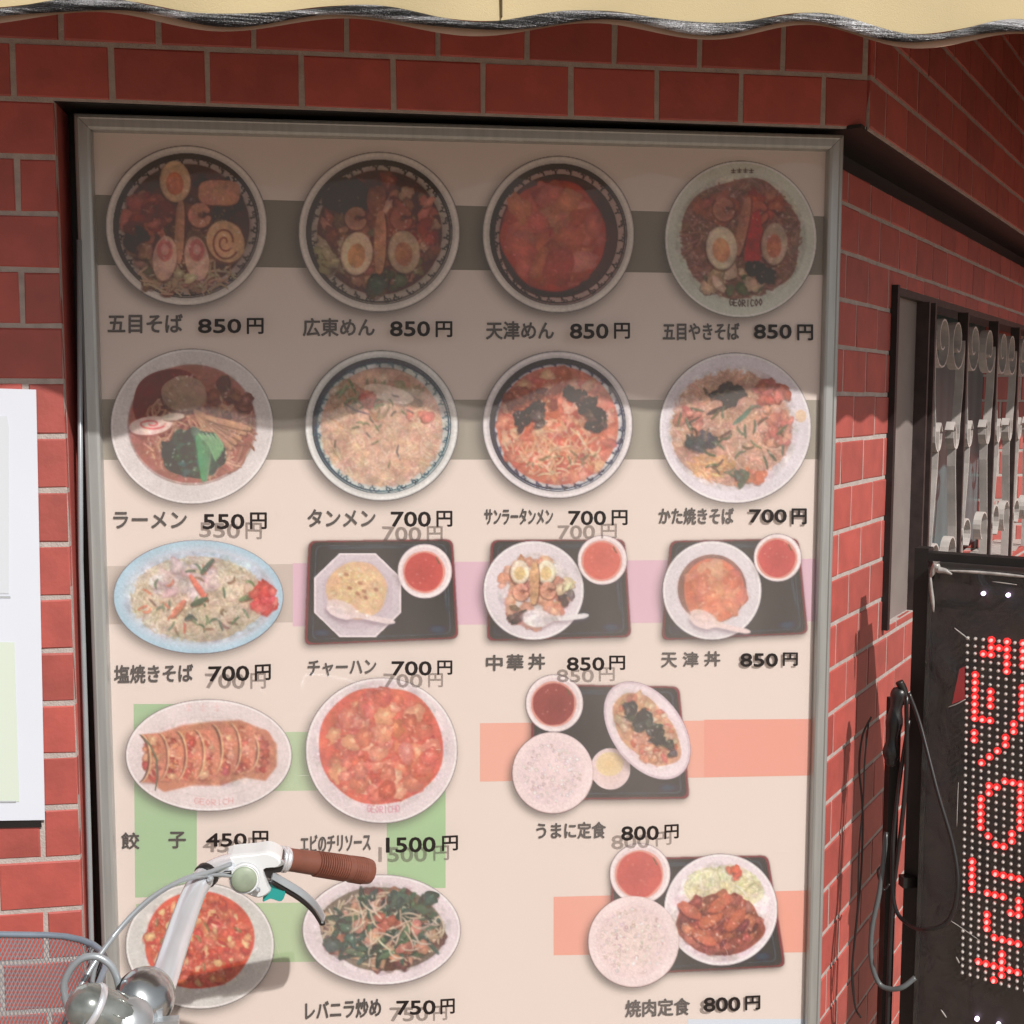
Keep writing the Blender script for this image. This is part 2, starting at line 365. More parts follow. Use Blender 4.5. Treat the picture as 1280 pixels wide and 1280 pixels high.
for i, (p, n_, d_) in enumerate(hem):     # trim: half round band in front of the lower edge
    out = -n_
    r = .0058*(.85+.25*math.sin(i*.09*math.pi+1))
    for q in range(7):
        a_ = math.pi*q/6; c = p+Vector((0, 0, .0078))
        tr_.v.append(tuple(c+out*(.0035*math.sin(a_)+.001)+Vector((0, 0, r*math.cos(a_)))))
    if i < K-1:
        for j in range(6): tr_.f.append((i*7+j, i*7+j+1, (i+1)*7+j+1, (i+1)*7+j))
for i, (p, n_, d_) in enumerate(hem):     # rear hem fold peeking out below
    e = .0030*(.5-.5*math.cos((proj(p)[0]-120)/310*2*math.pi+.5))+.0005
    he.v += [tuple(p+n_*.004+Vector((0, 0, .010))), tuple(p+n_*.003+Vector((0, 0, .002-e)))]
    if i < K-1: he.f.append((i*2, i*2+1, (i+1)*2+1, (i+1)*2))
cl.obj('valance', m_canvas, aw, smooth=True, loc=-AO)
m_trim = mat('trim_braid', (.16, .15, .16), .3, noise=.95, nscale=260, stretch=(.12, 1, 1.6), metal=.4, bump=1, bscale=700)
t = m_trim.node_tree; b = t.nodes['Principled BSDF']
for l in list(b.inputs['Base Color'].links): t.links.remove(l)
tc = t.nodes.new('ShaderNodeTexCoord'); mp = t.nodes.new('ShaderNodeMapping'); mp.inputs['Scale'].default_value = (5, 5, 150); mp.inputs['Rotation'].default_value = (0, .05, 0)
n1 = t.nodes.new('ShaderNodeTexNoise'); n1.inputs['Scale'].default_value = 2.2; n1.inputs['Detail'].default_value = 3
n2 = t.nodes.new('ShaderNodeTexNoise'); n2.inputs['Scale'].default_value = 900
n3 = t.nodes.new('ShaderNodeTexNoise'); n3.inputs['Scale'].default_value = 9
t.links.new(tc.outputs['Object'], mp.inputs[0]); t.links.new(mp.outputs[0], n1.inputs['Vector']); t.links.new(tc.outputs['Object'], n2.inputs['Vector']); t.links.new(tc.outputs['Object'], n3.inputs['Vector'])
mm = t.nodes.new('ShaderNodeMath'); mm.operation = 'MULTIPLY_ADD'; mm.inputs[1].default_value = .55
t.links.new(n2.outputs['Fac'], mm.inputs[0]); t.links.new(n1.outputs['Fac'], mm.inputs[2])
m3 = t.nodes.new('ShaderNodeMath'); m3.operation = 'MULTIPLY_ADD'; m3.inputs[1].default_value = .8; t.links.new(n3.outputs['Fac'], m3.inputs[0]); t.links.new(mm.outputs[0], m3.inputs[2])
cr = t.nodes.new('ShaderNodeValToRGB'); cr.color_ramp.elements[0].position = .56; cr.color_ramp.elements[0].color = (.006, .006, .008, 1)
cr.color_ramp.elements[1].position = .78; cr.color_ramp.elements[1].color = (.55, .56, .60, 1)
md = t.nodes.new('ShaderNodeMath'); md.operation = 'MULTIPLY'; md.inputs[1].default_value = .5; t.links.new(m3.outputs[0], md.inputs[0]); t.links.new(md.outputs[0], cr.inputs[0]); t.links.new(cr.outputs[0], b.inputs['Base Color'])
tr_.obj('trim_band', m_trim, aw, smooth=True, loc=-AO)
he.obj('hem_fold', m_canvas2, aw, smooth=True, loc=-AO)
mb = MB(); p = PY(627, 30, HY-.003); mb.box((p.x-.0005, HY-.0075, p.z+.006), (p.x+.0004, HY+.002, ZT)); mb.obj('seam', mat('seam_thread', (.16, .13, .08), .8), aw, loc=-AO)
mb = MB(); p = PY(150, 30, HY-.003)
# ------------------------------------------------------------------ menu board
BANG = .0273; BX, BY, BZ = .0994, .030, .4274; BW, BH = .9844, 1.34
E1 = Vector((math.cos(BANG), -math.sin(BANG), 0)); E3 = Vector((-math.sin(BANG), -math.cos(BANG), 0)); ORG = Vector((BX, BY, BZ))   # along, outward
board = empty('menu_board', ORG); board.rotation_euler = (0, 0, -BANG)
tag(board, 'large framed restaurant menu board with dish photos and yen prices in the brick wall', 'menu board')
# board local: x right, y = into the wall, z up
PD = .012        # the print lies this far behind the frame's face
def toboard(u, v, depth):
    """pixel -> board local (x, depth, z) on the plane lying 'depth' behind the frame face"""
    N = np.array([-E3.x, -E3.y, 0.]); P0 = np.array(ORG)-np.array(E3)*float(depth)
    X = hitp(u, v, P0, N)-np.array(ORG)
    return np.stack([X @ np.array(E1), np.full(X.shape[:-1], depth, float), X[..., 2]], -1)
def toboardv(u, v, depth):
    a = toboard(u, v, 0.); b_ = toboard(u, v, .01); return a+(b_-a)*(np.asarray(depth)/.01)[..., None]
mb = MB(); mb.box((.001, .0135, -BH+.001), (BW-.001, .042, -.001)); mb.obj('case', m_black, board)
prof = [(0, .030), (0, .0012), (.0015, 0), (.0045, -.0012), (.006, 0), (.015, .0002), (.0175, .0012), (.0185, .0020), (.0195, .0060), (.020, .0118)]
def rail(c0, c1, i0, i1):   # outer corners c0->c1, inward diagonal directions i0, i1 (x, z)
    mb = MB()
    for k, (c, ii) in enumerate(((c0, i0), (c1, i1))):
        for (d, y) in prof: mb.v.append((c[0]+ii[0]*d, y, c[1]+ii[1]*d))
    n = len(prof)
    for j in range(n-1): mb.f.append((j, j+1, n+j+1, n+j))
    mb.obj('frame_rail', m_alu, board)
TL, TR, BR, BL = (0, 0), (BW, 0), (BW, -BH), (0, -BH)
e = .0003
rail((TL[0]+e, 0), (TR[0]-e, 0), (1, -1), (-1, -1)); rail((BL[0], BL[1]+e), (TL[0], -e), (1, 1), (1, -1))
rail((TR[0], -e), (BR[0], BR[1]+e), (-1, -1), (-1, 1)); rail((BR[0]-e, BR[1]), (BL[0]+e, BL[1]), (-1, 1), (1, 1))
# --- colour calibration: what a printed colour (as read off the sunlit photograph) is as ink
HA, HB = 1.10, .055
def ink(c):
    l = lin(c); return np.clip((l-HB*np.array([1, .9, .86]))/HA, .006, .86)
class SheetPaint:
    def __init__(s, depth0=PD): s.v = []; s.c = []; s.f = []; s.l = []; s.n = 0; s.k = 0; s.d = depth0
    def add(s, pts, cols, faces, alpha=1., step=True):
        pts = np.asarray(pts, float); m_ = len(pts); c = np.asarray(cols, float)
        if c.ndim == 1: c = np.tile(c, (m_, 1))
        a = np.full((m_, 1), alpha) if np.isscalar(alpha) else np.asarray(alpha, float)[:, None]
        s.v.append(pts); s.c.append(np.hstack([c, a])); s.l.append(np.full(m_, s.k)); s.f += [tuple(i+s.n for i in f) for f in faces]; s.n += m_
        if step: s.k += 1
    def fan(s, cx, cy, rx, ry, col, rot=0, cin=None, n=36, irr=0, alpha=1., sq=0, seed=None, a0=None):
        q = np.linspace(0, 2*np.pi, n, endpoint=False); r = np.ones(n)
        if irr:
            for h in range(2, 9): r += irr*rng.normal()*np.cos(h*q+rng.uniform(0, 6.3))/h**.7
        ca_, sa_ = np.cos(q), np.sin(q)
        if sq: ca_ = np.sign(ca_)*np.abs(ca_)**sq; sa_ = np.sign(sa_)*np.abs(sa_)**sq
        x, y = rx*r*ca_, ry*r*sa_; cr_, sr_ = np.cos(rot), np.sin(rot)
        pts = np.vstack([[cx, cy], np.stack([cx+x*cr_-y*sr_, cy+x*sr_+y*cr_], 1)])
        c = np.tile(ink(col), (n+1, 1)); 
        if cin is not None: c[0] = ink(cin)
        s.add(pts, c, [(0, 1+i, 1+(i+1) % n) for i in range(n)], alpha)
    def ring(s, cx, cy, rx0, ry0, rx1, ry1, c0, c1, rot=0, a0=1., a1=1., n=56, dx=0, dy=0, shade=None):
        q = np.linspace(0, 2*np.pi, n, endpoint=False); cr_, sr_ = np.cos(rot), np.sin(rot); P_ = []
        for (rx, ry, ox, oy) in ((rx0, ry0, 0, 0), (rx1, ry1, dx, dy)):
            x, y = rx*np.cos(q), ry*np.sin(q); P_.append(np.stack([cx+ox+x*cr_-y*sr_, cy+oy+x*sr_+y*cr_], 1))
        c = np.vstack([np.tile(ink(c0), (n, 1)), np.tile(ink(c1), (n, 1))]); al = np.concatenate([np.full(n, a0), np.full(n, a1)])
        s.add(np.vstack(P_), c, [(i, (i+1) % n, n+(i+1) % n, n+i) for i in range(n)], al)
    def poly(s, pts, col, alpha=1.): s.add(pts, ink(col), [tuple(range(len(pts)))], alpha)
    def quadgrad(s, pts, cols): s.add(pts, [ink(c) for c in cols], [(0, 1, 2, 3)])
    def stroke(s, pts, wd, col, taper=0, alpha=1., c2=None):
        pts = np.asarray(pts, float); d = np.gradient(pts, axis=0); d /= np.maximum(np.linalg.norm(d, axis=1, keepdims=True), 1e-6)
        nn = np.stack([-d[:, 1], d[:, 0]], 1); m_ = len(pts); ww_ = np.full(m_, wd/2.)
        if taper: ww_ *= (1-taper*np.abs(np.linspace(-1, 1, m_))**3)
        V = np.vstack([pts+nn*ww_[:, None], pts-nn*ww_[:, None]])
        c = np.vstack([np.tile(ink(col), (m_, 1)), np.tile(ink(c2 if c2 is not None else col), (m_, 1))])
        s.add(V, c, [(i, i+1, m_+i+1, m_+i) for i in range(m_-1)], alpha)
    def shadow(s, cx, cy, rx, ry, rot=0, dx=-7, dy=9, grow=11, a=.5):
        s.ring(cx+dx*.4, cy+dy*.4, rx*.93, ry*.93, rx, ry, (40, 28, 25), (40, 28, 25), rot, a, a*.75, dx=0, dy=0)
        s.ring(cx+dx*.4, cy+dy*.4, rx, ry, rx+grow*.45, ry+grow*.45, (40, 28, 25), (40, 28, 25), rot, a*.75, a*.3, dx=dx*.3, dy=dy*.3)
        s.ring(cx+dx*.7, cy+dy*.7, rx+grow*.45, ry+grow*.45, rx+grow*1.3, ry+grow*1.3, (40, 28, 25), (40, 28, 25), rot, a*.3, 0., dx=dx*.4, dy=dy*.4)
    def build(s, name, parent, eps=3e-6, label=None):
        V = np.vstack(s.v); Cc = np.vstack(s.c); L = np.concatenate(s.l)
        P_ = toboard(V[:, 0], V[:, 1], s.d); P_[:, 1] -= 2e-5+L*eps; P_[:, 0] = np.clip(P_[:, 0], .0165, BW-.0165); P_[:, 2] = np.minimum(P_[:, 2], -.0165)
        o0 = P_.mean(0); o0[1] = s.d
        me = bpy.data.meshes.new(name); me.from_pydata((P_-o0).tolist(), [], s.f)
        at = me.color_attributes.new('Col', 'FLOAT_COLOR', 'POINT'); at.data.foreach_set('color', Cc.astype(np.float32).ravel())
        o = link(name, me, m_print, board, tuple(o0)); 
        if label: o['label'] = label
        return o
def gblur(a, sg):
    """separable gaussian blur of an array (h, w) or (h, w, c)"""
    r = max(1, int(sg*3+.5)); k = np.exp(-.5*(np.arange(-r, r+1)/sg)**2); k /= k.sum()
    for ax in (0, 1):
        p = [(0, 0)]*a.ndim; p[ax] = (r, r); b_ = np.pad(a, p, mode='edge'); o_ = np.zeros_like(a); n = a.shape[ax]
        for t_, w_ in enumerate(k): o_ += w_*(b_[t_:t_+n] if ax == 0 else b_[:, t_:t_+n])
        a = o_
    return a
def vnoise(h, w_, sg):
    n = gblur(rng.normal(size=(h, w_)), sg); return n/n.std()
class Paint:
    """paints one printed photo (colours per dot of ink, 1 dot = 1/1280 of the picture's width) and lays it down as a fine mesh of coloured print"""
    def __init__(s, box, mg=24):
        s.x0, s.y0, s.x1, s.y1 = [int(q) for q in (box[0]-mg, box[1]-mg, box[2]+mg, box[3]+mg)]
        s.w, s.h = s.x1-s.x0+1, s.y1-s.y0+1; s.C = np.full((s.h, s.w, 3), .8); s.A = np.zeros((s.h, s.w)); s.F = np.zeros((s.h, s.w))
        s.Y, s.X = np.mgrid[s.y0:s.y1+1, s.x0:s.x1+1].astype(float)
    def win(s, xa, ya, xb, yb):
        a, b_ = max(0, int(math.floor(xa-s.x0))-1), min(s.w, int(math.ceil(xb-s.x0))+2); c, d = max(0, int(math.floor(ya-s.y0))-1), min(s.h, int(math.ceil(yb-s.y0))+2)
        return (slice(c, d), slice(a, b_)) if b_ > a and d > c else None
    def over(s, W, col, a):
        A0 = s.A[W]; o_ = a+A0*(1-a); o1 = np.maximum(o_, 1e-6)
        s.C[W] = (col*a[..., None]+s.C[W]*(A0*(1-a))[..., None])/o1[..., None]; s.A[W] = o_
    def fan(s, cx, cy, rx, ry, col, rot=0, cin=None, n=36, irr=0, alpha=1., sq=0, soft=.7, food=0):
        R_ = max(rx, ry)*1.35+2; W = s.win(cx-R_, cy-R_, cx+R_, cy+R_)
        if W is None: return
        x, y = s.X[W]-cx, s.Y[W]-cy; c_, s_ = math.cos(rot), math.sin(rot); x, y = x*c_+y*s_, -x*s_+y*c_; ax, ay = x/rx, y/ry
        r = np.hypot(ax, ay) if not sq else (np.abs(ax)**(2/sq)+np.abs(ay)**(2/sq))**(sq/2)
        if irr:
            q = np.arctan2(ay, ax); m_ = np.ones_like(r)
            for h_ in range(2, 9): m_ += irr*rng.normal()*np.cos(h_*q+rng.uniform(0, 6.3))/h_**.7
            r = r/np.maximum(m_, .4)
        a = np.clip((1-r)*min(rx, ry)/soft+.5, 0, 1)*alpha
        col = np.asarray(col, float)/255.; cc = col*np.ones(r.shape+(3,))
        if cin is not None: f = np.clip(r, 0, 1)[..., None]; cc = np.asarray(cin, float)/255.*(1-f)+col*f
        s.over(W, cc, a)
    def ring(s, cx, cy, rx0, ry0, rx1, ry1, c0, c1, rot=0, a0=1., a1=1., n=56, dx=0, dy=0):
        R_ = max(rx0, ry0, rx1, ry1)+3; W = s.win(cx-R_, cy-R_, cx+R_, cy+R_); c_, s_ = math.cos(rot), math.sin(rot)
        def rad(ox, oy, rx, ry): x, y = s.X[W]-cx-ox, s.Y[W]-cy-oy; x, y = x*c_+y*s_, -x*s_+y*c_; return np.hypot(x/rx, y/ry), min(rx, ry)
        ra, ma = rad(0, 0, rx0, ry0); rb, mb_ = rad(dx, dy, rx1, ry1); a = np.clip((1-ra)*ma+.5, 0, 1)*np.clip((rb-1)*mb_+.5, 0, 1)
        f = np.clip((1-ra)*ma/np.maximum((1-ra)*ma+(rb-1)*mb_, 1e-3), 0, 1)[..., None]
        s.over(W, np.asarray(c0)/255.*(1-f)+np.asarray(c1)/255.*f, a*(a0*(1-f[..., 0])+a1*f[..., 0]))
    def mask(s, pts):
        pts = np.asarray(pts, float); acc = np.zeros((s.h, s.w))
        for oy in (-.25, .25):
            for ox in (-.25, .25):
                X, Y = s.X+ox, s.Y+oy; ins = np.zeros((s.h, s.w), bool)
                for k in range(len(pts)):
                    (xa, ya), (xb, yb) = pts[k-1], pts[k]
                    if ya == yb: continue
                    ins ^= ((ya > Y) != (yb > Y)) & (X < (xb-xa)*(Y-ya)/(yb-ya)+xa)
                acc += ins
        return acc/4
    def poly(s, pts, col, alpha=1., soft=0):
        m_ = s.mask(pts)
        if soft: m_ = gblur(m_, soft)
        s.over((slice(None), slice(None)), np.asarray(col, float)/255.*np.ones((s.h, s.w, 3)), m_*alpha)
    def stroke(s, pts, wd, col, taper=0, alpha=1., c2=None):
        pts = np.asarray(pts, float); h_ = wd/2; lo, hi = pts.min(0)-h_-1, pts.max(0)+h_+1; W = s.win(lo[0], lo[1], hi[0], hi[1])
        if W is None: return
        X, Y = s.X[W], s.Y[W]; A_, B_ = pts[:-1], pts[1:]; d = B_-A_; L2 = np.maximum((d**2).sum(1), 1e-6)
        px_, py_ = X[..., None]-A_[:, 0], Y[..., None]-A_[:, 1]; t_ = np.clip((px_*d[:, 0]+py_*d[:, 1])/L2, 0, 1)
        ex, ey = px_-t_*d[:, 0], py_-t_*d[:, 1]; D = np.hypot(ex, ey); k = D.argmin(-1)[..., None]; dm = np.take_along_axis(D, k, -1)[..., 0]
        n = len(A_); g_ = (k[..., 0]+np.take_along_axis(t_, k, -1)[..., 0])/n
        hw = h_*(1-taper*np.abs(2*g_-1)**3) if taper else h_
        sd = np.sign(np.take_along_axis(d[:, 0]*ey-d[:, 1]*ex, k, -1)[..., 0]); a = np.clip(hw-dm+.5, 0, 1)*min(1, wd)*alpha
        f = np.clip(.5+.5*sd*dm/max(h_, .5), 0, 1)[..., None]; c0 = np.asarray(col, float)/255.; c1 = c0 if c2 is None else np.asarray(c2, float)/255.
        s.over(W, c0*(1-f)+c1*f, a)
    def shadow(s, cx, cy, rx, ry, rot=0, dx=-7, dy=9, grow=11, a=.5):
        c_, s_ = math.cos(rot), math.sin(rot); x, y = s.X-cx-dx*.6, s.Y-cy-dy*.6; x, y = x*c_+y*s_, -x*s_+y*c_
        m_ = gblur(np.clip((1-np.hypot(x/rx, y/ry))*min(rx, ry)+.5, 0, 1), grow*.5); s.over((slice(None), slice(None)), np.array([60, 44, 40])/255.*np.ones((s.h, s.w, 3)), m_*a)
    def texture(s, cx, cy, rx, ry, rot=0, amp=.10, sc=(1.0, 2.6, 7), sat=.018, soft=4, blur=.6):
        """photographic unevenness, glaze and focus blur over the food"""
        c_, s_ = math.cos(rot), math.sin(rot); x, y = s.X-cx, s.Y-cy; x, y = x*c_+y*s_, -x*s_+y*c_; m_ = np.clip((1.03-np.hypot(x/rx, y/ry))*min(rx, ry)/soft+.5, 0, 1)[..., None]
        n = sum(w_*vnoise(s.h, s.w, q) for q, w_ in zip(sc, (.45, .75, .8)))[..., None]
        t_ = np.stack([vnoise(s.h, s.w, 3.5) for _ in range(3)], -1)*sat; hl = np.clip(vnoise(s.h, s.w, 1.2)-1.7, 0, 2)[..., None]*.16
        C2 = gblur(s.C, blur)*(1+amp*.45*n)+t_*.5+hl*.45; s.C = s.C*(1-m_)+np.clip(C2, .02, .97)*m_
    def soften(s, cx, cy, rx, ry, k=.82, sg=14, rot=0):
        """a faded print: less contrast round the local mean"""
        x, y = s.X-cx, s.Y-cy; c_, s_ = math.cos(rot), math.sin(rot); x, y = x*c_+y*s_, -x*s_+y*c_; m_ = np.clip((1.03-np.hypot(x/rx, y/ry))*min(rx, ry)/3+.5, 0, 1)[..., None]
        g_ = gblur(s.C, sg); s.C = s.C*(1-m_)+(g_+(s.C-g_)*k)*m_
    def build(s, name, parent, label=None, glob=.45):
        s.C = gblur(s.C, glob); g_ = s.C.mean(-1, keepdims=True); s.C = g_+(s.C-g_)*.88
        s.C = np.clip(s.C*(1+.018*vnoise(s.h, s.w, .7)[..., None]+.02*vnoise(s.h, s.w, 9)[..., None]), .02, .97)
        live = s.A > .012; q = live[:-1, :-1] | live[1:, :-1] | live[:-1, 1:] | live[1:, 1:]
        used = np.zeros_like(live); used[:-1, :-1] |= q; used[1:, :-1] |= q; used[:-1, 1:] |= q; used[1:, 1:] |= q
        idx = -np.ones(live.shape, int); idx[used] = np.arange(used.sum()); r_, c_ = np.nonzero(q)
        F_ = np.stack([idx[r_, c_], idx[r_+1, c_], idx[r_+1, c_+1], idx[r_, c_+1]], 1); P_ = toboard(s.X[used], s.Y[used], PD2); P_[:, 1] -= s.lift; o0 = P_.mean(0)
        me = bpy.data.meshes.new(name); nv_, nf = len(P_), len(F_); me.vertices.add(nv_); me.vertices.foreach_set('co', (P_-o0).astype(np.float32).ravel())
        me.loops.add(nf*4); me.loops.foreach_set('vertex_index', F_.astype(np.int32).ravel()); me.polygons.add(nf); me.polygons.foreach_set('loop_start', np.arange(0, nf*4, 4, dtype=np.int32)); me.update(calc_edges=True)
        rgb = np.clip((np.where(s.C <= .04045, s.C/12.92, ((s.C+.055)/1.055)**2.4)[used]-HB*np.array([1, .9, .86]))/HA, .006, .86)
        at = me.color_attributes.new('Col', 'FLOAT_COLOR', 'POINT'); at.data.foreach_set('color', np.hstack([rgb, s.A[used][:, None]]).astype(np.float32).ravel())
        o = link(name, me, m_print, board, tuple(o0)); Paint.lift += 2e-5
        if label: o['label'] = label
        return o
    lift = 2e-5
def jit(c, a=14): 
    k = rng.normal(0, a); return np.clip(np.array(c, float)+k+rng.normal(0, a*.35, 3), 8, 250)
def inell(cx, cy, rx, ry, rot=0, f=1.):
    r = math.sqrt(rng.uniform())*f; q = rng.uniform(0, 6.283); x, y = rx*r*math.cos(q), ry*r*math.sin(q)
    return cx+x*math.cos(rot)-y*math.sin(rot), cy+x*math.sin(rot)+y*math.cos(rot)
def noodles(P, cx, cy, rx, ry, pal, n, L=26, wd=2.6, rot=0, dark=(90, 50, 40), curl=.12, ang=None, lim=1.03):
    for i in range(n):
        x, y = inell(cx, cy, rx, ry, rot); q = rng.uniform(0, 6.283) if ang is None else ang+rng.normal(0, .5)
        dq = rng.normal(0, curl); pts = [(x, y)]
        for k in range(9):
            q += dq+rng.normal(0, .06); x += L/9*math.cos(q); y += L/9*math.sin(q)
            a, b_ = x-cx, y-cy; a, b_ = a*math.cos(rot)+b_*math.sin(rot), -a*math.sin(rot)+b_*math.cos(rot)
            if (a/rx)**2+(b_/ry)**2 > lim: break
            pts.append((x, y))
        if len(pts) < 4: continue
        c = jit(pal[rng.integers(len(pal))], 11); pts = np.array(pts)
        P.stroke(pts+[.7, 1.1], wd*.95, np.array(dark)+rng.normal(0, 8), taper=.5, alpha=.42)
        P.stroke(pts, wd, np.clip(c*1.06, 0, 250), taper=.3, c2=c*.86)
def chunks(P, cx, cy, rx, ry, pal, n, sz=(5, 9), rot=0, dark=(80, 35, 28), irr=.16, hi=.22, asp=(1, 2.1), dk=.38):
    for i in range(n):
        x, y = inell(cx, cy, rx, ry, rot, .97); a = rng.uniform(*sz); b_ = a/rng.uniform(*asp); q = rng.uniform(0, 3.14); c = jit(pal[rng.integers(len(pal))], 13)
        P.fan(x-.6, y+1.3, a*1.07, b_*1.1, dark, q, n=12, irr=irr*.5, alpha=dk)
        P.fan(x, y, a, b_, c*.88, q, cin=np.clip(c*1.1, 0, 250), n=13, irr=irr)
        if rng.uniform() < hi*2: P.fan(x+a*.15, y-b_*.3, a*.3, b_*.2, np.clip(c*1.25+16, 0, 250), q, n=8, alpha=.7)
def glints(P, cx, cy, rx, ry, n, col=(248, 236, 225), rot=0, sz=1.3, al=.6):
    for i in range(n):
        x, y = inell(cx, cy, rx, ry, rot); P.fan(x, y, sz*rng.uniform(.6, 2), sz*rng.uniform(.4, .9), col, rng.uniform(0, 3), n=7, alpha=al)
def motif(P, cx, cy, rx, ry, col, n=30, bg=None, amp=5, wd=1.6):
    """painted scroll border of the bowls"""
    for i in range(n):
        q0 = 2*math.pi*i/n+rng.normal(0, .02); sg = 1 if i % 2 else -1
        for j in range(2):
            pts = []; r0 = amp*rng.uniform(.55, 1.0)
            for k in range(10):
                a = k/9*4.6+j*1.7; rr = r0*(1-.75*k/9)
                tx, ty = -math.sin(q0), math.cos(q0); nx, ny = math.cos(q0), math.sin(q0)
                px_, py_ = rr*math.cos(a)*sg+j*amp*.9, rr*math.sin(a)*.85
                pts.append((cx+rx*nx+tx*px_+nx*py_, cy+ry*ny+ty*px_+ny*py_))
            P.stroke(pts, wd*rng.uniform(.7, 1.2), jit(col, 10), taper=.4)
        x, y = cx+(rx-amp*.8)*math.cos(q0+.06), cy+(ry-amp*.8)*math.sin(q0+.06)
        P.fan(x, y, 1.8, 1.1, jit(col, 10), q0, n=7)
def plate(P, cx, cy, rx, ry, rot=0, c=(232, 222, 228), edge=(250, 244, 246), well=.78, cup=0):
    P.shadow(cx, cy, rx, ry, rot)
    P.fan(cx, cy, rx, ry, np.array(c)*.86, rot, cin=c, n=64)
    P.fan(cx, cy, rx-1.2, ry-1.2, np.array(edge)*.99, rot, cin=c, n=64)
    P.fan(cx, cy, rx-3, ry-3, c, rot, cin=np.array(c)*.98, n=64)
    if well: P.ring(cx, cy, rx*well, ry*well, rx*well-3, ry*well-3, c, np.array(c)*.93, rot); P.fan(cx, cy, rx*well-3, ry*well-3, np.array(c)*.97, rot, cin=np.array(c)*.985, n=48)
def bowl(P, cx, cy, rx, ry, pat, wallc, soup, rim=(226, 216, 210), rw=.095, pw=.13, npat=30):
    P.shadow(cx, cy, rx, ry, a=.62, grow=13)
    P.fan(cx, cy, rx, ry, np.array(rim)*.72, n=64)
    P.fan(cx, cy, rx-1.4, ry-1.4, np.array(rim)*1.05, cin=rim, n=64)
    P.ring(cx, cy, rx*(1-rw*.55), ry*(1-rw*.55), rx*(1-rw), ry*(1-rw), rim, np.array(rim)*.9)
    P.fan(cx, cy, rx*(1-rw), ry*(1-rw), np.array(pat)*.7, n=60)
    P.fan(cx+.5, cy+.7, rx*(1-rw)-1.6, ry*(1-rw)-1.6, wallc, n=60)
    P.ring(cx, cy, rx*(1-rw)-3, ry*(1-rw)-3, rx*(1-rw)-4, ry*(1-rw)-4, pat, pat)
    # dark arcs that thicken away from the light side
    P.ring(cx, cy, rx*(1-rw)-2, ry*(1-rw)-2, rx*(1-rw)-5, ry*(1-rw)-5, pat, pat, dx=1.6, dy=2.2)
    motif(P, cx+1, cy+1.2, rx*(1-rw-pw*.52), ry*(1-rw-pw*.52), pat, npat, amp=rx*pw*.36, wd=1.5)
    P.fan(cx+.5, cy+.5, rx*(1-rw-pw), ry*(1-rw-pw), np.array(soup)*.8, cin=soup, n=56, irr=.004)
def egg(P, x, y, rx, ry, rot=0, yolk=(236, 160, 110), white=(243, 226, 208), yr=.56):
    P.fan(x-1, y+2, rx+1, ry+1, (70, 35, 28), rot, n=24, alpha=.6)
    P.fan(x, y, rx, ry, np.array(white)*.85, rot, cin=np.array(white), n=28); P.fan(x+.4, y-.5, rx-1.5, ry-1.5, white, rot, cin=np.array(white)*1.02, n=28)
    P.fan(x-.5, y+ry*.10, rx*yr, ry*yr, np.array(yolk)*.95, rot, cin=yolk, n=22, irr=.02)
def stick(P, a, b_, wd, col, dark=(80, 40, 30)):
    a, b_ = np.array(a, float), np.array(b_, float); pts = np.linspace(a, b_, 7)
    P.stroke(pts+[1, 1.4], wd*1.1, dark, taper=.35, alpha=.6); P.stroke(pts, wd, np.array(col)*1.05, taper=.4, c2=np.array(col)*.82)
    for k in range(8):
        t_ = rng.uniform(.1, .9); c = a+(b_-a)*t_; P.fan(c[0]+rng.normal(0, wd*.2), c[1], wd*.13, wd*.09, np.array(col)*.84, n=6)
def shrimp(P, x, y, r, col=(240, 170, 140)):
    q = np.linspace(.4, 5.6, 14); 
    P.stroke(np.stack([x+r*.62*np.cos(q)-.6, y+r*.62*np.sin(q)+1.2], 1), r*.85, (90, 40, 34), alpha=.6)
    P.stroke(np.stack([x+r*.62*np.cos(q), y+r*.62*np.sin(q)], 1), r*.78, np.array(col)*1.04, taper=.4, c2=np.array(col)*.84)
    for k in range(5):
        a = 1+k*.9; P.stroke([(x+r*.3*math.cos(a), y+r*.3*math.sin(a)), (x+r*.95*math.cos(a), y+r*.95*math.sin(a))], .8, (214, 96, 70), alpha=.7)
